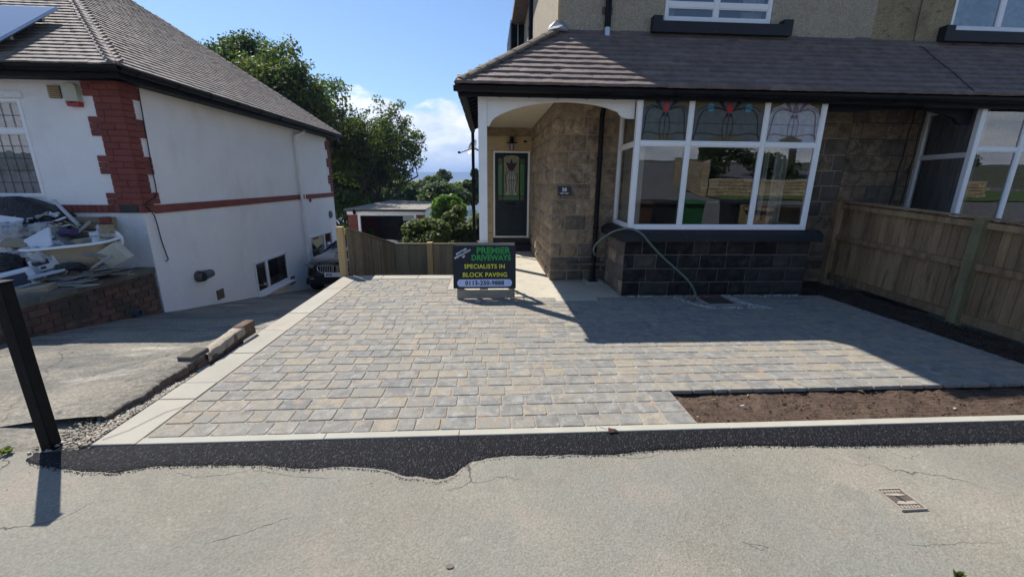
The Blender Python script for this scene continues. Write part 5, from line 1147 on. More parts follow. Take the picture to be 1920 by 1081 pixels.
MB().prism([(cx_-w_*.30, Y0-.001, z0), (cx_+w_*.45, Y0-.001, z0), (cx_+w_*.5, Y0-.001, z0+h_*.215), (cx_+w_*.1, Y0-.001, z0+h_*.12), (cx_-w_*.36, Y0-.001, z0+h_*.215)], (0, -.075, 0)).build('red_base', M['alarm_red'], ab)
a = atY(90, 160, Y0); b = atY(118, 185, Y0); v_ = MB().box((a.x, Y0-.012, b.z), (b.x, Y0+.01, a.z)).build('wall_vent', M['leadline'], LH)
lv = MB()
for i in range(6): z = b.z+(a.z-b.z)*(i+.2)/6; lv.box((a.x, Y0-.03, z), (b.x, Y0-.012, z+.02))
lv.build('louvre', M['terracotta'], v_)
# roof
RE = (-4.745, 6.10, 2.99); Lx, Ly, pm = 7.72, 8.40, .75
RR = 3.86
hl = math.hypot(1, pm)
cr_ = MB(); a = Vector(RE); b = Vector((RE[0]-Lx, RE[1], RE[2])); c = b+Vector((0, Ly, 0)); d = a+Vector((0, Ly, 0)); r1 = Vector((RE[0]-RR, RE[1]+RR, RE[2]+RR*pm)); r2 = Vector((RE[0]-RR, RE[1]+Ly-RR, RE[2]+RR*pm))
cr_.quad(a, r1, b).quad(a, d, r2, r1).quad(d, c, r2).quad(c, b, r1, r2).build('roof_underlay', M['leadline'], LH)
def scl(p): return (p-Vector((0, 0, 1.6))).length
roofplane(LH, RE, (-1, 0, 0), (0, 1, pm), 0, 0, RR*hl, .105, .17, 'tile_left', lambda s: (s/hl, min(Lx-s/hl, 6.2)), 150, scl)
roofplane(LH, RE, (0, 1, 0), (-1, 0, pm), 0, 0, RR*hl, .105, .17, 'tile_left', lambda s: (s/hl, Ly-s/hl), 148, scl)
bn = MB()
def bonnets(p0, dirh, n_):
    for i in range(n_):
        s = i*.105/hl; p = Vector(p0)+Vector(dirh)*s+Vector((0, 0, .062+random.uniform(-.004, .004))); q = Vector(p0)+Vector(dirh)*(s+.105*1.25/hl)+Vector((0, 0, .054)); dx_, dy_ = dirh[0], dirh[1]; w = .135+random.uniform(-.012, .012)
        e1 = Vector((dx_*w, 0, -.004)); e2 = Vector((0, dy_*w*.8, -.020)); dn = Vector((0, 0, -.018))
        bn.add([p, p+e1, q+e1, q, p+e2, q+e2, p+dn, p+e1+dn, p+e2+dn], [(0, 1, 2, 3), (0, 3, 5, 4), (0, 6, 7, 1), (0, 4, 8, 6)])
bonnets(RE, (-1, 1, pm), 36); bonnets((RE[0], RE[1]+Ly, RE[2]), (-1, -1, pm), 36)
bn.build('bonnet_tiles', M['tile_left'], LH, kind='stuff')
MB().box((-12.4, RE[1]+.08, 2.86), (RE[0]-.06, RE[1]+.10, 3.0)).box((RE[0]-.10, RE[1]+.101, 2.86), (RE[0]-.08, RE[1]+Ly, 3.0)).box((-12.4, RE[1]+.101, 2.88), (RE[0]-.101, Y0-.001, 2.895)).box((X0+.001, RE[1]+.101, 2.88), (RE[0]-.101, RE[1]+Ly, 2.895)).build('fascia', M['black_wood'], LH)
gutter(LH, (-12.4, RE[1]+.015, 2.985), (RE[0]+.03, RE[1]+.015, 2.985), .062, brackets=[.6, .82, .93]); gutter(LH, (RE[0]+.015, RE[1]+.0, 2.985), (RE[0]+.015, RE[1]+Ly, 2.985), .062, brackets=[.03, .12, .21, .3, .4, .5])
# solar panel standing off the roof
nrm = Vector((0, -pm, 1)).normalized(); up = Vector((0, 1, pm)).normalized(); off = .17
def onpanel(u, v): d = ray(u, v); o0 = Vector((0, 0, CH)); p0 = Vector(RE)+nrm*off; t_ = (p0-o0).dot(nrm)/d.dot(nrm); return o0+d*t_
c1 = onpanel(105, 14)
sp_ = empty('solar_panel', c1, 'large pale solar panel raised on brackets above the white house roof', 'solar panel')
w_, h_ = 3.2, 1.25
P0 = c1; P1 = c1+Vector((-w_, 0, 0)); P2 = P1-up*h_; P3 = c1-up*h_
MB().prism([P0, P1, P2, P3], -nrm*.035).build('panel', M['solar'], sp_)
fm_ = MB()
for a, b in ((P0, P1), (P1, P2), (P2, P3), (P3, P0)): fm_.tube([a-nrm*.015, b-nrm*.015], .022, 4)
fm_.build('frame', M['alu'], sp_)
for k_ in (.25, .75):
    a = P0-up*h_*k_-nrm*.06; MB().box(a+Vector((-w_, -.02, -.02)), a+Vector((-.02, .02, .02))).build('rail', M['alu'], sp_)
    MB().tube([a+Vector((-.25, 0, 0)), a+Vector((-.25, 0, 0))-nrm*.12], .015, 6).build('bracket', M['alu'], sp_)

# retaining wall, terrace
RWL = empty('retaining_wall', (X0, 5, 0), 'old brick retaining wall with concrete coping below the rubble heap', 'wall')
MB().box((X0-.22, 3.0, -1.0), (X0-.012, Y0-.03, .20)).build('core', M['mortar_dark'], RWL)
rz = -.62; c = 0
while rz < .19:
    y = 3.0-(.12 if c % 2 else 0)
    while y < Y0-.05:
        a, b = max(y, 3.0), min(y+.225, Y0-.035)
        if b-a > .05 and rz+.08 > zd((a+b)/2)-.05:
            me = brickmesh(.10, round(b-a-.008, 3), .078, 'old_brick')
            ob('brick', me, None, RWL, loc=(X0-.05+random.uniform(-.004, .006), (a+b)/2, rz), rot=(0, 0, random.uniform(-.01, .01)))
        y += .233
    rz += .086; c += 1
V = []; Fq = []; n_ = 60
for i in range(n_+1):
    y = 3.0+(Y0-.03-3.0)*i/n_; j1, j2 = .012*nz(y*6, 1), .010*nz(y*9, 4)
    V += [(X0+.012+j1, y, .205+j2*.5), (X0+.010+j2, y, .285+j1), (X0-.26, y, .29+j1), (X0-.26, y, .2)]
for i in range(n_):
    for j in range(3): o_ = i*4+j; Fq.append((o_, o_+1, o_+5, o_+4))
ob('coping', npmesh('coping', V, Fq), mat('weathered_coping', [(.13, .12, .095)], .95, 4, .35, .8, 30, dirt=[((.26, .23, .17), 7, .58, .7)]), RWL)
c_ = atX(254, 587, X0); MB().lathe((X0, c_.y, c_.z), [(.055, -.05), (.055, .07), (.045, .07), (.045, -.02), (.001, -.02)], 18, Euler((0, PI/2, 0)).to_matrix()).build('drain_pipe', M['lead_dark'], RWL)
grid('terrace', -13, X0-.2, 3.0, Y0, 60, 30, lambda x, y: .26+.02*nz(x, y, 0, 3), M['rubble'], kind='structure', label='raised terrace of bare earth in front of the white house')
MB().box((-13, 2.95, -.5), (X0-.0, 3.0, .27)).build('terrace_wall', M['old_brick'], kind='structure', label='front edge of the raised terrace')

# low broken brick wall beside the paving
LW = empty('low_brick_wall', (-2.56, 3.6, 0), 'low broken brick wall between the concrete drive and the paving', 'wall')
for i in range(6):
    y = 2.95+i*.225; top = -.02+.035*i
    for c in range(2):
        z0 = top-.075*(c+1)-(.0); x_ = -2.545+random.uniform(-.008, .008)
        ob('brick', brickmesh(.10, .215, .07, 'old_brick'), None, LW, loc=(x_, y+.11, z0), rot=(random.uniform(-.03, .03), 0, random.uniform(-.05, .05)))
def strip_(name, secs, m, par, closed=False):
    V = []; Fq = []; k_ = len(secs[0])
    for q in secs: V += q
    for i in range(len(secs)-1):
        for j in range(k_-1): o_ = i*k_+j; Fq.append((o_, o_+1, o_+k_+1, o_+k_))
    return ob(name, npmesh(name, V, Fq), m, par)
secs = []; n_ = 46
for i in range(n_+1):
    y = 3.52+.76*i/n_; e = .016*nz(y*9, 2)+.010*nz(y*31, 5); f_ = .016*nz(y*11, 8); z = .068+.075*(y-3.52)
    if i > n_-4: z -= .02*(i-n_+4)/4; e -= .012*(i-n_+4)
    secs.append([(-2.492+e, y, z-.05), (-2.490+e, y, z+.020+f_*.4), (-2.498+e*1.2, y, z+.028+f_*.3), (-2.585+f_, y, z+.030+.006*nz(y*20, 1)), (-2.600+f_, y, z+.022), (-2.605+f_, y, z-.08)])
strip_('mortar_capping', secs, M['cap'], LW)
for i in range(3): ob('brick', brickmesh(.10, .225, .075, 'old_brick'), None, LW, loc=(-2.545, 3.64+i*.235, .016*i-.022), rot=(.07, 0, random.uniform(-.03, .03)))
secs = []; n_ = 90
for i in range(n_+1):
    y = 2.62+.98*i/n_; t_ = (y-2.62)/.98; e = .030*nz(y*5, 9)+.016*nz(y*19, 3)+.008*nz(y*60, 3)-.07*(1-t_)**2; top = .040+.062*t_+.006*nz(y*25, 2)
    secs.append([(-2.520+e, y, -.05), (-2.522+e*1.1, y, top-.012), (-2.535+e*1.2, y, top), (-2.74+e*.3, y, top-.006), (-3.05, y, top*.45-.008), (-3.40, y, -.04)])
ce = strip_('concrete_edge', secs, M['drive'], LW); ce.data.materials.append(M['old_brick'])
for i, p_ in enumerate(ce.data.polygons): p_.material_index = 1 if i % 5 == 0 else 0  # paving-side face takes the dark brick colour as painted-in shade
p = atZ(382, 655, .16); cb = MB().box((-.075, -.10, 0), (.06, .10, .042), ch=.006).mesh('stone'); cb.materials.append(M['stone_dirty'])
ob('coping_stone', cb, None, loc=(-2.585, 3.50, .085), rot=(.05, .0, -.10), label='mossy square coping stone lying on the low broken wall', cat='stone')
MB().box((-2.50, 4.3, -.2), (-2.475, 7.05, -.02)).build('haunching', M['path'], kind='structure', label='concrete haunching against the outer side of the border slabs')

# gate post
GP = MB(); GP.box((-2.745, 2.342, -.1), (-2.677, 2.410, 1.03), ch=.006).box((-2.757, 2.36, .55), (-2.745, 2.39, .56))
gpo = GP.build('gate_post', M['black_post'], label='square black gate post standing at the left edge of the driveway', cat='post')
MB().box((-2.75, 2.337, 1.03), (-2.672, 2.415, 1.038)).build('cap', M['black_post'], gpo)

# ------------------------------------------------------------------ rubble on the terrace
def hheap(x, y):
    a = max(0, 1-abs(y-6.0)/.8)*max(0, min(1, (-5.9-x)/1.4)); return .24+.50*a*a*(3-2*a)+.05*nz(x, y, 0, 4)
grid('rubble_heap', -9.5, -5.35, 4.7, 6.47, 60, 40, hheap, M['rubble'], kind='stuff', label='heap of broken rubble and earth on the terrace')
tp_ = sorted((atY(u, v, 6.3).x, atY(u, v, 6.3).z) for u, v in ((-120, 366), (0, 369), (35, 371), (75, 382), (100, 392), (130, 408), (138, 430)))
def htarp(x, y):
    zt = float(np.interp(x, [q[0] for q in tp_], [q[1] for q in tp_])); yy_ = min(1, max(0, (y-5.86)/.40)); yy_ = yy_**.7; return .62+(zt-.62)*yy_+.05*nz(x*2.2, y*6, 3)+.035*abs(nz(x*5+y*4, y*2-x, 1))+.012*nz(x*19, y*9, 5)
grid('tarpaulin', -9.5, tp_[-1][0], 5.80, 6.44, 90, 30, lambda x, y: htarp(x, y), M['tarp'], label='black crumpled tarpaulin under the leaded window of the white house', cat='tarpaulin')
def thing(nm, u, v, Y, dims, rot, m, label, cat, group=None, ch=.006, mesh=None):
    p = atY(u, v, Y)
    if mesh is None: mesh = MB().box((-dims[0]/2, -dims[1]/2, -dims[2]/2), (dims[0]/2, dims[1]/2, dims[2]/2), ch=ch).mesh(nm)
    if not mesh.materials: mesh.materials.append(M[m])
    mesh.polygons.foreach_set('use_smooth', [nm in ('plastic_bag', 'cloth', 'toilet_bowl')]*len(mesh.polygons)); o = ob(nm, mesh, None, loc=p, rot=[math.radians(a) for a in rot], label=label, cat=cat, group=group); return o
def ribs(o, items, m, nm='print'):
    mb = MB()
    for a, b in items: mb.box(a, b)
    c = mb.build(nm, M[m]); c.parent = o; return c
# bathtub on its base, seen from the side
def tub():
    rings = [(.70, .335, .0), (.72, .355, .012), (.72, .355, .035), (.70, .335, .04), (.655, .30, .03), (.60, .26, -.05), (.54, .22, -.30), (.50, .19, -.33)]
    ringo = [(.72, .355, .0), (.655, .305, -.01), (.60, .275, -.2), (.52, .235, -.36), (.42, .18, -.39)]
    V = []; Fc = []; k_ = 28
    allr = ringo[::-1]+rings[1:]
    for (a, b, z) in allr:
        for i in range(k_): t_ = 2*PI*i/k_; e = .62; cx_ = math.copysign(abs(math.cos(t_))**e, math.cos(t_)); sy = math.copysign(abs(math.sin(t_))**e, math.sin(t_)); V.append((a*cx_, b*sy, z))
    n_ = len(allr)
    for i in range(n_-1):
        for j in range(k_): j2 = (j+1) % k_; Fc.append((i*k_+j, i*k_+j2, (i+1)*k_+j2, (i+1)*k_+j))
    Fc += [tuple(range(k_))[::-1], tuple(range((n_-1)*k_, n_*k_))]; return MB().add(V, Fc), len(ringo)*k_
tb = empty('bathtub', atY(136, 458, 5.75), 'discarded cream bathtub with white rim lying on the rubble terrace', 'bathtub')
mbt, _ = tub(); me = mbt.mesh('tub'); me.materials.append(M['tub']); me.materials.append(M['white'])
for p_ in me.polygons:
    if p_.center.z > -.004: p_.material_index = 1
    p_.use_smooth = True
o = ob('tub_body', me, None); o.parent = tb; tb.rotation_euler = (math.radians(4), math.radians(-5), math.radians(14)); tb.scale = (.68, .78, .80)
thing('toilet_bowl', 204, 452, 5.95, (1, 1, 1), (75, 10, 20), 'white', 'white toilet seat and rim propped behind the bathtub', 'toilet', mesh=MB().lathe((0, 0, 0), [(.001, -.20), (.09, -.19), (.12, -.08), (.16, 0), (.17, .02), (.13, .03), (.10, 0), (.06, -.10), (.001, -.12)], 18).mesh('toilet_bowl'))
thing('cistern', 215, 478, 5.75, (.28, .15, .26), (8, -32, 12), 'alarm', 'pale square cistern panel tipped on its corner beside the bathtub', 'cistern', ch=.015)
ts = []
for i, (v, w) in enumerate(((412, .0), (424, .02), (436, -.02), (446, .01))):
    thing('timber_beam', 172, v, 6.34, (.62, .10, .078), (0, 0, 0+w*60), 'wood', ('topmost', 'second', 'third', 'lowest')[i]+' timber of the stack against the white house wall', 'timber', 'timbers stacked against the white house')
thing('timber_offcut', 198, 412, 6.24, (.10, .10, .085), (0, 0, 14), 'red_brick', 'short reddish timber end on top of the timber stack', 'timber')
# white boxes and cases
o = thing('machine_case', 40, 522, 5.35, (.36, .24, .24), (0, -14, 24), 'box_white', 'white appliance case with a dark front panel beside the gate post', 'box', ch=.03)
ribs(o, [((-.13, -.128, -.07), (.12, -.1205, .07))], 'print', 'dark_panel')
o = thing('printed_box', 88, 492, 5.55, (.26, .18, .16), (6, -16, 26), 'box_white', 'white box with blue printing behind the appliance case', 'box')
ribs(o, [((-.10, -.0945, 0), (.06, -.0905, .06)), ((-.05, -.0945, -.05), (0, -.0905, -.02))], 'print', 'printed_label')
thing('white_sheet', 72, 455, 5.6, (.36, .03, .30), (-35, -28, 6), 'box_white', 'bright white square panel propped on top of the rubble', 'panel')
thing('white_sheet', 12, 420, 5.9, (.34, .03, .22), (-30, 8, 0), 'box_white', 'bluish white flat panel below the black tarpaulin', 'panel')
thing('white_crate', 12, 462, 5.7, (.24, .16, .17), (0, -6, 12), 'box_white', 'plain white crate at the left edge of the rubble', 'box', ch=.02)
thing('grey_box', 46, 476, 5.6, (.26, .18, .15), (10, -24, 18), 'bag', 'crumpled grey white carton in the middle of the rubble', 'box', ch=.02)
thing('white_carton', 100, 478, 5.7, (.18, .14, .12), (10, 28, 10), 'box_white', 'small white carton leaning against the left end of the bathtub', 'box', ch=.01)
thing('polystyrene_sheet', 92, 512, 5.35, (.36, .14, .03), (4, -14, 24), 'blue_grey', 'pale blue sheet lying in front of the printed box', 'panel')
thing('cardboard_box', 68, 548, 5.05, (.32, .22, .13), (0, -9, 22), 'card', 'open brown cardboard box on the brick retaining wall', 'box')
thing('cardboard_box', 26, 553, 5.02, (.16, .2, .12), (0, 4, -8), 'card', 'narrow shaded cardboard box beside the open one', 'box')
thing('cardboard_sheet', 30, 455, 5.62, (.3, .2, .03), (20, 4, 10), 'card', 'torn flap of brown cardboard on top of the rubble', 'cardboard')
# bags: crumpled lumps
def lump(r, seed, sq=(1, .8, .7)):
    V = []; Fc = []; a_, b_ = 30, 18
    for j in range(b_+1):
        for i in range(a_):
            t_, q_ = 2*PI*i/a_, PI*j/b_; d = Vector((math.sin(q_)*math.cos(t_), math.sin(q_)*math.sin(t_), math.cos(q_))); k_ = 1+.5*mn.noise(d*2.4+Vector((seed, 0, 0)))+.25*mn.noise(d*5+Vector((seed, 3, 0)))+.16*abs(mn.noise(d*13+Vector((seed, 3, 0))))
            V.append((d.x*r*k_*sq[0], d.y*r*k_*sq[1], d.z*r*k_*sq[2]))
    for j in range(b_):
        for i in range(a_): i2 = (i+1) % a_; Fc.append((j*a_+i, (j+1)*a_+i, (j+1)*a_+i2, j*a_+i2))
    return MB().add(V, Fc).mesh('lump')
thing('plastic_bag', 22, 440, 5.85, 0, (0, 0, 0), 'bag', 'large crumpled white plastic bag on the left of the rubble', 'bag', mesh=lump(.19, 1, (1.25, .8, .75)))
thing('plastic_bag', 84, 428, 5.95, 0, (0, 0, 40), 'bag', 'torn white plastic bag below the tarpaulin edge', 'bag', mesh=lump(.11, 4, (1.5, .7, .6)))
thing('plastic_bag', 70, 480, 5.5, 0, (0, 20, 0), 'bag', 'creased white plastic sack beside the printed box', 'bag', mesh=lump(.11, 9, (1.3, .8, .8)))
thing('cloth', 128, 436, 5.95, 0, (0, 0, 0), 'purple', 'dark purple cloth lying above the bathtub', 'cloth', mesh=lump(.10, 12, (1.4, .7, .5)))
thing('cloth', 132, 500, 5.45, 0, (0, 0, 10), 'tarp', 'bunched black cloth in front of the bathtub', 'cloth', mesh=lump(.10, 15, (1.5, .7, .5)))
thing('cloth', 12, 492, 5.4, 0, (0, 0, 10), 'tarp', 'bunched black cloth left of the appliance case', 'cloth', mesh=lump(.13, 17, (1.2, .7, .8)))
thing('white_board', 66, 420, 6.0, (.40, .10, .02), (0, -8, 0), 'blue_grey', 'long pale board sticking up below the tarpaulin', 'board')
thing('white_board', 105, 414, 6.05, (.30, .02, .025), (0, -20, 0), 'box_white', 'slim white batten slanting up at the tarpaulin', 'board')
thing('white_board', 112, 424, 6.0, (.34, .02, .02), (0, -8, 0), 'box_white', 'slim white batten below the slanting one', 'board')
thing('grey_plank', 112, 440, 5.9, (.34, .09, .02), (35, 48, 0), 'grey_board', 'wide grey plank leaning over the back of the bathtub', 'plank')
thing('pipe_length', 130, 408, 6.1, 0, (0, 0, 0), 'blue_grey', 'pale metal strip running down from the tarpaulin', 'strip', mesh=MB().prism([(-.18, 0, .24), (-.14, 0, .25), (.16, -.05, -.10), (.12, -.05, -.12)], (0, .02, 0)).mesh('strip'))
thing('rope', 170, 438, 5.95, 0, (0, 0, 0), 'wood', 'thin brown cord trailing from the tarpaulin to the toilet seat', 'rope', mesh=MB().tube([(-.30, 0, .17), (-.15, 0, .08), (0, -.02, .02), (.15, -.02, -.05), (.24, 0, -.06)], .009, 5).mesh('rope'))
k_ = 0
for i in range(42):
    if i < 24: u, v = rng.uniform(85, 165), 0; v = 556-(u-85)*.26-rng.uniform(0, 34); Y = 5.02+(556-v)*.012
    elif i < 34: u = rng.uniform(170, 248); v = 522-(u-170)*.16-rng.uniform(0, 10); Y = 5.5+rng.uniform(0, .35)
    else: u, v = rng.uniform(100, 200), rng.uniform(500, 512); Y = 5.6
    ln_, wd_ = rng.uniform(.14, .40), rng.uniform(.05, .11)
    lb = ('short ' if ln_ < .23 else 'mid length ' if ln_ < .31 else 'long ')+('narrow ' if wd_ < .08 else 'wide ')+'grey offcut '+('below the cardboard box' if u < 100 else 'left of the bathtub foot' if u < 125 else 'under the bathtub' if u < 150 else 'below the bathtub end' if u < 185 else 'under the tipped cistern' if u < 215 else 'by the white house corner')+(', upper layer' if v < 515 else ', lower layer' if v < 535 else ', bottom layer')
    thing('board_offcut', float(u), float(v), float(min(Y, 6.2)), (ln_, wd_, .012), (rng.uniform(-8, 8), rng.uniform(-12, 2), rng.uniform(-8, 35)), 'grey_board', lb, 'offcut', 'thin board offcuts above the retaining wall', ch=.002)

SEEN = {}
def place_word(u, v):
    row_ = 'high up' if v < 430 else 'level with the bathtub rim' if v < 465 else 'in the middle layer' if v < 505 else 'low down at the front'
    col_ = 'at the left end' if u < 40 else 'left of centre' if u < 85 else 'near the bathtub' if u < 140 else 'at the right end'
    return row_+' '+col_
def crumple(w, h, sd, amp=.35):
    V = []; n_ = 6
    for j in range(n_+1):
        for i in range(n_+1):
            u, v = i/n_-.5, j/n_-.5; d = Vector((u*4+sd, v*4, sd)); V.append((u*w+w*.18*mn.noise(d*1.3), v*h+h*.18*mn.noise(d*1.1+Vector((5, 0, 0))), amp*min(w, h)*mn.noise(d)+.3*amp*min(w, h)*abs(mn.noise(d*2.7))))
    Fc = [(j*(n_+1)+i, j*(n_+1)+i+1, (j+1)*(n_+1)+i+1, (j+1)*(n_+1)+i) for j in range(n_) for i in range(n_) if random.random() > .08 or 0 < i < n_-1]
    V2 = [(a, b, c-.008) for a, b, c in V]; o_ = len(V); return MB().add(V+V2, Fc+[tuple(q+o_ for q in f)[::-1] for f in Fc]).mesh('scrap')
random.seed(77)
KD = (('box_white', 'torn white plastic scrap caught in the rubble heap', 'plastic_scrap', 'scrap', 'torn white scraps in the rubble heap'), ('card', 'torn piece of brown cardboard in the rubble heap', 'cardboard_scrap', 'cardboard', 'torn cardboard in the rubble heap'), ('grey_board', 'broken grey board piece jutting from the rubble heap', 'broken_board', 'board', 'broken boards in the rubble heap'), ('tarp', 'scrap of black plastic in the rubble heap', 'black_scrap', 'scrap', 'black plastic scraps in the rubble heap'))
for i in range(64):
    u = random.uniform(-10, 205) if i % 3 else random.uniform(-10, 110); lo_ = 398 if u < 110 else 425; hi_ = 540-(u*.2); v = random.uniform(lo_, min(hi_, 530)); Y = 6.15-(v-400)*.0062+random.uniform(-.08, .04)
    m_, lb, nm, ct, gp = KD[(0, 2, 0, 1, 2, 3, 0)[i % 7]]
    w = random.uniform(.07, .20); me = crumple(w, w*random.uniform(.35, .9), i*1.7, random.uniform(.15, .6)) if m_ != 'grey_board' else MB().prism([(-w, -.02, 0), (w*.8, -.03, 0), (w, .01, 0), (w*.4, .035, 0), (-w*.9, .025, 0)], (0, 0, .012)).mesh('board')
    lb = ('small ' if w < .11 else 'medium ' if w < .155 else 'large ')+{'box_white': 'torn white plastic scrap', 'card': 'torn brown cardboard piece', 'grey_board': 'broken grey board', 'tarp': 'black plastic scrap'}[m_]+' '+place_word(u, v)
    thing(nm, u, v, Y, 0, (random.uniform(10, 80), random.uniform(-40, 40), random.uniform(-40, 60)), m_, lb, ct, gp, mesh=me)
pts = []
for i in range(1500):
    x = -5.28-abs(rng.normal(0, 1.1)); y = rng.uniform(4.2, 6.35); pts.append((x, y, hheap(x, y)+.015))
chips('rubble_fragments', pts, .012, .045, mat('rubble_fragment', [(.30, .28, .25), (.10, .09, .08), (.50, .50, .50), (.20, .13, .09), (.15, .14, .13), (.36, .30, .22)], .9, 9, .25, .3, 50), kind='stuff', label='broken plaster and masonry fragments over the rubble heap')
# ================================================================== garage
GZ = -2.34; GY = 19.0
GA = empty('garage', (-4.6, GY, GZ), 'brick garage with white fascia and mossy flat roof beyond the fence', 'garage')
gl, gr = atY(651, 393, GY).x, atY(795, 393, GY).x; gt = atY(700, 393, GY).z; dl, dr_ = atY(675, 405, GY).x, atY(776, 405, GY).x; dt = atY(700, 404, GY).z
MB().box((gl, GY, GZ), (dl-.1, GY+.22, gt-.22)).build('brick_pier', M['old_brick'], GA); MB().box((dr_+.1, GY, GZ), (gr, GY+.22, gt-.22)).build('brick_pier', M['old_brick'], GA)
for (a, b) in ((gl, dl-.1), (dr_+.1, gr)):
    z = gt-.24
    while z > -1.6:
        mb = MB(); x = a
        MB().box((a+.003, GY-.008, z-.068), (b-.003, GY, z-.002)).build('brick_course', M['red_brick'], GA); z -= .08
MB().box((gl-.02, GY-.03, gt-.22), (gr+.02, GY+.2, gt-.02)).build('fascia_beam', M['white_paint'], GA)
f = MB().box((dl-.1, GY-.02, GZ), (dl, GY+.1, dt)).box((dr_, GY-.02, GZ), (dr_+.1, GY+.1, dt)).box((dl-.1, GY-.021, dt), (dr_+.1, GY+.1, gt-.221)); f.build('door_frame', M['white_paint'], GA)
MB().box((gl, GY+.22, GZ), (gl+.15, GY+5, gt-.05)).build('garage_wall', M['red_brick'], GA)
MB().box((gr-.15, GY+.22, GZ), (gr, GY+5, gt+.0)).build('garage_wall', M['render_white'], GA)
MB().box((gl+.15, GY+4.9, GZ), (gr-.15, GY+5, gt)).build('garage_wall', M['interior'], GA)
rl, rr = atY(735, 377, GY+4.8), atY(820, 381, GY+4.8)
MB().prism([(gl-.12, GY-.12, gt-.02), (gr+.08, GY-.12, gt-.02), (rr.x+.05, GY+5.1, rr.z), (rl.x-.1, GY+5.1, rl.z)], (0, 0, .05)).build('roof', M['felt'], GA)
MB().prism([(gl-.13, GY-.14, gt-.07), (gr+.09, GY-.14, gt-.07), (gr+.09, GY-.14, gt+.0), (gl-.13, GY-.14, gt+.0)], (0, .018, 0)).build('roof_edge', M['leadline'], GA)
MB().box((dr_-.55, GY+.3, dt-.25), (dr_-.05, GY+.32, dt-.04)).build('inner_window', M['blue_grey'], GA)
for x in (-3.0, -2.85): MB().lathe((dl+(dr_-dl)*(.53 if x < -2.9 else .58), GY+2, -1.0), [(.001, -.05), (.05, 0), (.001, .05)], 8).build('hanging_tool', M['alu'], GA)
lp = atY(664, 398, GY-.1); MB().lathe(lp, [(.001, .14), (.06, .12), (.07, .02), (.05, -.08), (.001, -.1)], 12).build('garage_lamp', M['black_plastic'], GA)

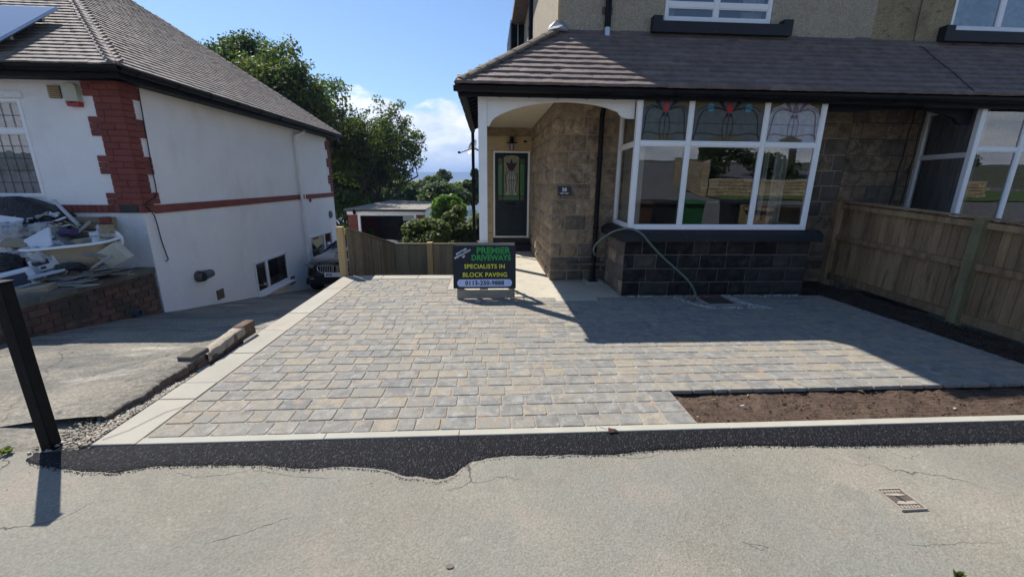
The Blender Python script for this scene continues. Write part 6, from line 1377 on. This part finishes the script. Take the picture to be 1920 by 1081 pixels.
# ================================================================== cars
def car(x, y, z, ang, paint, label, W_=1.80, L_=4.25, Hh=1.46, plate=None):
    R0 = empty('parked_car', (x, y, z), label, 'car', rz=ang)
    # side profile stations (from nose -y to tail): y, half widths low/waist, z of sill, bonnet line, roof line
    st = [(-L_/2, .62, .30, .50, .62), (-L_/2+.06, .76, .22, .66, .72), (-L_/2+.25, .86, .18, .80, .80), (-L_/2+.7, .90, .18, .92, .92), (-L_/2+1.15, .90, .18, .96, 1.0), (-L_/2+1.75, .90, .18, .96, 1.38), (-L_/2+2.3, .90, .18, .96, 1.46), (-L_/2+3.2, .90, .18, .97, 1.42), (-L_/2+3.85, .88, .20, .96, 1.12), (L_/2-.06, .80, .25, .90, .95), (L_/2, .70, .35, .80, .82)]
    V = []; Fc = []
    for (yy_, hw, zs_, zw, zr) in st:
        hr = hw*(1-.38*min(1, max(0, (zr-zw)/.46))) if zr > zw+.05 else hw*.86
        ring = [(-hw*.92, zs_), (-hw, zs_+.14), (-hw*1.0, (zs_+zw)/2), (-hw*.97, zw), (-hr, max(zr-.03, zw)), (-hr*.6, zr+.01), (0, zr+.02), (hr*.6, zr+.01), (hr, max(zr-.03, zw)), (hw*.97, zw), (hw, (zs_+zw)/2), (hw, zs_+.14), (hw*.92, zs_)]
        V += [(a*W_/1.8, yy_, b) for a, b in ring]
    k_ = 13
    for i in range(len(st)-1):
        for j in range(k_): j2 = (j+1) % k_; Fc.append((i*k_+j, i*k_+j2, (i+1)*k_+j2, (i+1)*k_+j))
    Fc += [tuple(range(k_))[::-1], tuple(range((len(st)-1)*k_, len(st)*k_))]
    def part(mb, nm, m, par=R0, smooth=False): o = mb.build(nm, M[m], None, smooth); o.parent = par; return o
    b = part(MB().add(V, Fc), 'body', paint, smooth=True); md = b.modifiers.new('s', 'SUBSURF'); md.levels = md.render_levels = 1
    part(MB().prism([(-.60, -L_/2+1.22, 1.0), (.60, -L_/2+1.22, 1.0), (.50, -L_/2+1.76, 1.385), (-.50, -L_/2+1.76, 1.385)], (0, -.03, .03)), 'windscreen', 'print')
    for s in (-1, 1):
        part(MB().prism([(s*.885, -L_/2+1.45, .99), (s*.885, -L_/2+3.5, .99), (s*.65, -L_/2+3.2, 1.36), (s*.65, -L_/2+1.9, 1.36)], (s*.02, 0, .01)), 'side_window', 'print')
        hl_ = part(MB().prism([(s*.50, -L_/2-.01, .66), (s*.80, -L_/2+.12, .72), (s*.83, -L_/2+.16, .64), (s*.56, -L_/2-.0, .58)], (0, -.035, 0)), 'headlight', 'lens')
        part(MB().tube([(s*.62, -L_/2-.035, .655), (s*.80, -L_/2+.07, .70)], .010, 5), 'light_strip', 'chrome', hl_)
        g_ = part(MB().prism([(s*.05, -L_/2-.03, .64), (s*.40, -L_/2-.01, .64), (s*.44, -L_/2-.0, .58), (s*.40, -L_/2-.0, .50), (s*.30, -L_/2-.02, .47), (s*.05, -L_/2-.03, .47)][::s], (0, -.02, 0)), 'grille', 'rubber')
        rim_ = [(.05, .645), (.38, .645), (.44, .60), (.42, .52), (.34, .465), (.05, .465), (.05, .645)]; part(MB().tube([(s*a, -L_/2-.055, z_) for a, z_ in rim_], .012, 6), 'grille_surround', 'chrome', g_)
        sl_ = MB(); [sl_.box((s*(.09+.045*i)-.004, -L_/2-.06, .475), (s*(.09+.045*i)+.004, -L_/2-.045, .64)) for i in range(7)]; part(sl_, 'grille_slat', 'alu', g_)
        part(MB().box((s*.60-.05, -L_/2+.0, .30), (s*.60+.05, -L_/2+.05, .335), ch=.01), 'fog_light', 'lens')
        part(MB().box((s*.98-.10, -L_/2+1.35, 1.0), (s*.98+.06, -L_/2+1.47, 1.12), ch=.03), 'door_mirror', paint)
        for yy_ in (-L_/2+.78, L_/2-.82):
            c = Vector((s*.80*W_/1.8, yy_, .32)); Mx = Euler((0, PI/2*s, 0)).to_matrix()
            t_ = part(MB().lathe(c, [(.20, -.1), (.31, -.1), (.33, -.06), (.33, .06), (.31, .1), (.20, .1)], 22, Mx), 'tyre', 'rubber')
            part(MB().lathe(c, [(.001, .09), (.06, .085), (.19, .09), (.205, .098)], 16, Mx), 'rim', 'alu', t_)
    pl_ = part(MB().box((-.26, -L_/2-.075, .36), (.26, -L_/2-.06, .47), ch=.004), 'number_plate', 'white')
    if plate:
        o = text(plate, .105, Matrix.Translation((-.245+.02, -L_/2-.077, .415)) @ Euler((PI/2, 0, 0)).to_matrix().to_4x4(), M['navy'], None, 'plate_lettering', .001, .003, font_align='LEFT'); o.parent = pl_
    part(MB().box((-.75, -L_/2+.02, .17), (.75, -L_/2+.1, .34), ch=.02), 'lower_bumper', 'rubber')
    return R0
cy = 12.35
car(-3.83, cy, zd(cy)+.02, 0, 'black_paint', 'black car with chrome kidney grille parked against the white house', plate='AN', W_=1.74)
bpy.data.objects['parked_car'].rotation_euler = (math.radians(-10.8), 0, 0)
cc = atY(712, 444, 16.9)
car(-4.35, 16.6, -2.22, 0, 'silver_paint', 'silver car in front of the garage with only its roof showing over the fence')

# ================================================================== vegetation
def leaves(name, centers, radii, n, size, m, parent=None, droop=.3, flat=1.0, **k):
    C_ = np.array(centers); Rr = np.array(radii); w = Rr**2; w = w/w.sum(); idx = rng.choice(len(C_), n, p=w)
    d = rng.normal(size=(n, 3)); d /= np.linalg.norm(d, axis=1)[:, None]; rad = rng.uniform(.25, 1, (n, 1))**(1/2.2)
    P = C_[idx]+d*rad*Rr[idx][:, None]*np.array([1, 1, .75*flat])
    a = rng.normal(size=(n, 3)); a /= np.linalg.norm(a, axis=1)[:, None]; nr = d*.7+a*.7+np.array([0, 0, .45]); nr /= np.linalg.norm(nr, axis=1)[:, None]
    t1 = np.cross(nr, rng.normal(size=(n, 3))); t1 /= np.linalg.norm(t1, axis=1)[:, None]; t2 = np.cross(nr, t1)
    s = size*rng.uniform(.6, 1.3, (n, 1)); L = t1*s; Wd = t2*s*.38
    V = np.stack([P-L*.5, P+Wd+nr*s*.08, P+L*.5-np.array([0, 0, 1])*s*droop*.3, P-Wd+nr*s*.08], 1).reshape(-1, 3)
    return ob(name, npmesh(name, V, np.arange(n*4).reshape(-1, 4)), M[m], parent, **k)
KEEP = [None]
def inside(p, k_=1.0):
    q = KEEP[0]
    return q is None or ((p[0]-q[0])/q[3])**2+((p[1]-q[1])/q[3])**2+((p[2]-q[2])/q[4])**2 < k_
def grow(mb, p, d, r, l, lev, tips, spread=.55, up=.12, nsub=3):
    segs = 3; pts = [p]; q = p.copy(); dd = d.copy()
    for i in range(segs):
        dd = (dd+Vector((random.uniform(-1, 1), random.uniform(-1, 1), random.uniform(-.6, 1)))*.13+Vector((0, 0, up*.3))).normalized(); q = q+dd*l/segs; pts.append(q.copy())
    if lev < 4 and not inside(q, 1.0): return
    mb.tube(pts, [r*(1-.35*i/segs) for i in range(segs+1)], 6 if lev > 1 else 4, caps=False)
    if lev <= 1: tips.append((tuple(q), l*.55)); tips.append((tuple(pts[2]), l*.45))
    if lev == 0: return
    for i in range(nsub+(lev > 2)):
        b = pts[random.choice([1, 2, 3, 3])]; ax = Vector((random.uniform(-1, 1), random.uniform(-1, 1), random.uniform(-.25, .6))).normalized()
        nd = (dd*(1-spread)+ax*spread).normalized(); grow(mb, b, nd, r*.58, l*random.uniform(.62, .82), lev-1, tips, spread, up, nsub)
def el(u, v, Y, rx, rz_): c = atY(u, v, Y); return (c.x, c.y, c.z, rx, rz_)
def tree(name, base, h, cr_, label, m='leaf_tree', n=16000, size=.17, lev=4, trunk_r=.16, spread=.55, fork=.28, seedv=0, keep=None, group=None, lrad=1.0, cat='tree', up=.12):
    random.seed(seedv); KEEP[0] = keep; root = empty(name, base, label, cat, group); mb = MB(); tips = []; b = Vector(base)
    t = b+Vector((0, 0, h*fork)); mb.tube([b-Vector((0, 0, .3)), b+Vector((.05, 0, h*fork*.5)), t], [trunk_r*1.3, trunk_r, trunk_r*.9], 9, caps=False)
    k_ = 5
    for i in range(k_):
        a = 2*PI*i/k_+random.uniform(-.4, .4); o_ = random.uniform(.25, .75); grow(mb, t-Vector((0, 0, random.uniform(0, h*.05))), Vector((math.cos(a)*o_*cr_/h*2, math.sin(a)*o_*cr_/h*2, 1)).normalized(), trunk_r*.55, h*.30, lev-1, tips, spread, up)
    tips = [q for q in tips if inside(q[0])]
    mb.build('trunk', M['bark'], root, smooth=True)
    leaves('crown', [q[0] for q in tips], [max(.22, q[1])*lrad for q in tips], n, size, m, root)
    return root
# big open tree behind the garage
tb_ = atY(700, 400, 27)
tree('broadleaf_tree', (tb_.x, 27, -3.4), 10.0, 3.8, 'tall open crowned tree with visible branches behind the garage', n=25000, size=.16, lev=5, trunk_r=.20, seedv=5, lrad=.72, spread=.62, fork=.22, keep=el(706, 285, 27, 3.0, 3.6))
p = atY(560, 300, 24); tree('broadleaf_tree', (p.x-.6, 24, -3.4), 11.0, 4.2, 'dense dark tree rising behind the roof of the white house', n=40000, size=.16, lev=5, trunk_r=.22, seedv=11, lrad=.9, fork=.3, keep=el(552, 228, 24, 3.2, 4.2))
p = atY(470, 300, 26); tree('broadleaf_tree', (p.x-.2, 26, -3.2), 12.4, 4.0, 'tallest yellowish green tree showing above the white house roof ridge', m='leaf_dark', n=34000, size=.17, lev=5, trunk_r=.22, seedv=21, lrad=.9, fork=.35, keep=el(468, 205, 26, 2.8, 3.7))
p = atY(640, 330, 31); tree('broadleaf_tree', (p.x, 31, -3.8), 8.6, 3.6, 'thick green tree filling the gap between roof edge and open tree', m='leaf_dark', n=20000, size=.22, lev=4, trunk_r=.2, seedv=31, lrad=1.1, fork=.2, keep=el(632, 300, 31, 2.6, 4.6))
def bush(name, u, v, Y, rx, rz_, label, m, n, size, group=None, zb=None, k_=26, cat='shrub', ry=None):
    c = atY(u, v, Y); root = empty(name, (c.x, Y, c.z-rz_), label, cat, group); C_ = []; R_ = []
    for i in range(k_):
        a, b = random.uniform(0, 2*PI), random.uniform(-.5, 1); r_ = math.sqrt(max(0, 1-b*b))
        C_.append((c.x+rx*.72*r_*math.cos(a), Y+(ry or rx)*.6*r_*math.sin(a), c.z+rz_*.72*b)); R_.append(rx*random.uniform(.22, .38))
    leaves('foliage', C_, R_, n, size, m, root)
    mb = MB()
    for q in C_[:10]: mb.tube([(c.x, Y, c.z-rz_-.6), ((c.x+q[0])/2, (Y+q[1])/2, (c.z-rz_*.5+q[2])/2), q], [.03, .02, .008], 5)
    mb.build('stem', M['bark'], root); return root
random.seed(3)
bush('shrub', 802, 448, 11.6, .80, .62, 'low rounded variegated shrub just behind the new fence', 'leaf_bush', 5200, .095)
bush('shrub', 868, 425, 12.6, .62, .95, 'tall leafy shrub against the black downpipe', 'leaf_bush', 5200, .11)
bush('shrub', 868, 470, 12.2, .55, .5, 'shaded lower shrub right of the rounded one', 'leaf_dark', 2500, .10)
bush('shrub', 842, 392, 17.5, .80, .70, 'bright lime green shrub above the garage corner', 'leaf_bright', 3800, .15)
bush('shrub', 838, 430, 18.5, 1.0, .9, 'dark evergreen shrub below the lime green one', 'leaf_dark', 3500, .15)
bush('shrub', 668, 440, 21, 1.0, .7, 'bright bush seen left of the garage wall', 'leaf_bright', 1500, .16)
bush('shrub', 648, 395, 25, 1.6, 1.4, 'yellow green bush between the white house and garage', 'leaf_bush', 3500, .18)
for i, (u, v, Y, rx, rz_, m, lb) in enumerate(((815, 355, 46, 1.9, 1.6, 'leaf_tree', 'slender tree standing up against the distant hills'), (862, 368, 40, 2.2, 1.2, 'leaf_bush', 'yellowish tree left of the downpipe in the middle distance'), (887, 350, 34, .8, 1.7, 'leaf_dark', 'narrow pointed conifer beside the downpipe'), (775, 368, 42, 2.6, 1.6, 'leaf_dark', 'dark rounded tree just above the garage roof'), (735, 366, 44, 3.2, 2.0, 'leaf_dark', 'dark tree mass left of the rounded tree'), (832, 372, 33, 2.2, 1.0, 'leaf_dark', 'dark low tree behind the lime green shrub'), (680, 372, 38, 3.0, 1.6, 'leaf_dark', 'dark low tree left of the open crowned trunk'))):
    bush('distant_tree', u, v, Y, rx, rz_, lb, m, 5000, .26, 'trees in the middle distance', cat='tree', k_=30)
bush('distant_tree', 832, 336, 62, 1.4, 1.6, 'thin sprig topped tree in front of the far ridge', 'leaf_tree', 1600, .3, 'trees in the middle distance', cat='tree')
# far woodland and hedges on the valley floor
C_ = []; R_ = []
for i in range(420):
    y = 70*math.exp(random.uniform(0, 3.0)); x = -y*random.uniform(-.35, .75)*1.0; C_.append((x, y, zg(x, y)+y*.006)); R_.append(max(2.5, y*.013)*random.uniform(.7, 1.6))
leaves('woodland', C_, R_, 30000, 3.2, 'leaf_dark', kind='stuff', label='far dark hedgerows and woods across the valley')
for i, (u, v, Y, w, h, m, lb) in enumerate(((786, 345, 110, 4.2, 1.3, 'stone_mid', 'far beige house with pale roof left of the slender tree'), (770, 350, 130, 4, 1.2, 'stone_mid', 'far long stone house just right of the open tree'), (862, 342, 240, 5, 1.2, 'dash', 'far white house row on the valley side'), (838, 343, 300, 7, 1.4, 'stone_mid', 'far terrace roofs below the hills'))):
    c = atY(u, v, Y); r_ = empty('distant_house', (c.x, Y, c.z-h), lb, 'house', 'houses across the valley')
    MB().box((c.x-w/2, Y, c.z-h*3), (c.x+w/2, Y+7, c.z)).build('wall', M[m], r_)
    MB().prism([(c.x-w/2-.3, Y-.4, c.z), (c.x+w/2+.3, Y-.4, c.z), (c.x+w/2-.5, Y+3.5, c.z+h*.7), (c.x-w/2+.5, Y+3.5, c.z+h*.7)], (0, .3, .15)).build('roof', M['felt'], r_)

# ================================================================== across the road (seen in the window reflections)
def bin_(x, y, z, m, label, a=0):
    r_ = empty('wheelie_bin', (x, y, z), label, 'bin', 'wheelie bins on the pavement', rz=a)
    def part(mb, nm, mm, sm=False): o = mb.build(nm, M[mm], None, sm); o.parent = r_
    part(MB().add([(-.22, -.24, .04), (.22, -.24, .04), (.22, .24, .04), (-.22, .24, .04), (-.28, -.32, .98), (.28, -.32, .98), (.28, .30, .98), (-.28, .30, .98)], [(3, 2, 1, 0), (0, 1, 5, 4), (1, 2, 6, 5), (2, 3, 7, 6), (3, 0, 4, 7), (4, 5, 6, 7)]), 'body', m)
    part(MB().add([(-.30, -.34, .98), (.30, -.34, .98), (.30, .36, .98), (-.30, .36, .98), (-.26, -.26, 1.07), (.26, -.26, 1.07), (.26, .30, 1.05), (-.26, .30, 1.05)], [(3, 2, 1, 0), (0, 1, 5, 4), (1, 2, 6, 5), (2, 3, 7, 6), (3, 0, 4, 7), (4, 5, 6, 7)]), 'lid', m)
    for s in (-1, 1): part(MB().lathe((s*.24, .27, .10), [(.001, -.03), (.1, -.03), (.1, .03), (.001, .03)], 14, Euler((0, PI/2, 0)).to_matrix()), 'wheel', 'rubber')
bz = .0
bin_(3.95, .62, .10, 'brown_bin', 'brown wheelie bin at the left of the row on the pavement', .1)
bin_(4.62, .45, .10, 'black_bin', 'black wheelie bin beside the brown one', -.05)
bin_(5.40, .40, .10, 'green_bin', 'green wheelie bin in the middle of the pavement row', .0)
bin_(6.75, .30, .10, 'black_bin', 'black wheelie bin standing apart from the other three', .05)
MB().box((3.5, -.1, -.05), (7.3, 1.0, .098), ch=.01).build('bin_plinth', M['edging'], kind='structure', label='low raised slab under the wheelie bins')
GW = empty('garden_wall', (17, -12.3, 1), 'long low buff stone wall across the road below the hedge', 'wall')
zb0 = lambda y: .085*(-1.2-y)
random.seed(9)
zz = .9
MB().box((12.9, -12.75, .5), (30, -12.45, 1.85)).build('core', M['mortar'], GW)
for c in range(5):
    x = 12.8
    while x < 29.6: w = random.uniform(.3, .8); MB().box((x, -12.46, .9+c*.19), (x+w-.03, -12.38-random.uniform(0, .03), .9+c*.19+.17), ch=.02).build('stone_block', M['wall_stone_far'], GW); x += w
GW2 = empty('gate_wall', (12.2, -14, 1), 'tall buff stone wall running back from the road corner', 'wall')
V = MB().prism([(12.3, -12.4, .6), (12.7, -12.4, .6), (14.4, -20, 1.2), (14.0, -20, 1.2)], (0, 0, 2.2)).build('core', M['mortar_dark'], GW2)
for c in range(9):
    for k_ in range(12): a = Vector((12.26, -12.45, 0)).lerp(Vector((13.96, -19.9, 0)), k_/12); b = Vector((12.26, -12.45, 0)).lerp(Vector((13.96, -19.9, 0)), (k_+.93)/12); MB().prism([(a.x, a.y, .9+c*.21+.05*k_), (b.x, b.y, .9+c*.21+.05*k_), (b.x, b.y, 1.09+c*.21+.05*k_), (a.x, a.y, 1.09+c*.21+.05*k_)], (.04, .01, 0)).build('stone_block', M['wall_stone_far'], GW2)
for c in range(10): MB().box((12.3, -12.42, .85+c*.2), (12.7, -12.36, 1.03+c*.2), ch=.02).build('stone_block', M['wall_stone_far'], GW2)
C_ = []; R_ = []
for i in range(70): x = random.uniform(13.5, 31); C_.append((x, -14.6+random.uniform(-.6, .6), random.uniform(1.6, 3.6+.6*math.sin(x)))); R_.append(random.uniform(.5, .95))
hgd = empty('hedge', (22, -14.6, 1), 'tall dark hedge behind the stone wall across the road', 'hedge'); leaves('foliage', C_, R_, 13000, .2, 'leaf_dark', hgd)
for i, (x, y, h, lb) in enumerate(((16, -20, 11, 'big tree across the road behind the hedge'), (26, -24, 13, 'second big tree further along the hedge'), (4, -34, 12, 'tree at the far end of the road'), (-10, -22, 10, 'tree across the road opposite the white house'))):
    tree('roadside_tree', (x, y, zb0(y)-.1), h, 4.2, lb, m='leaf_dark', n=7000, size=.42, lev=3, trunk_r=.28, seedv=60+i, lrad=1.5, group='trees across the road')
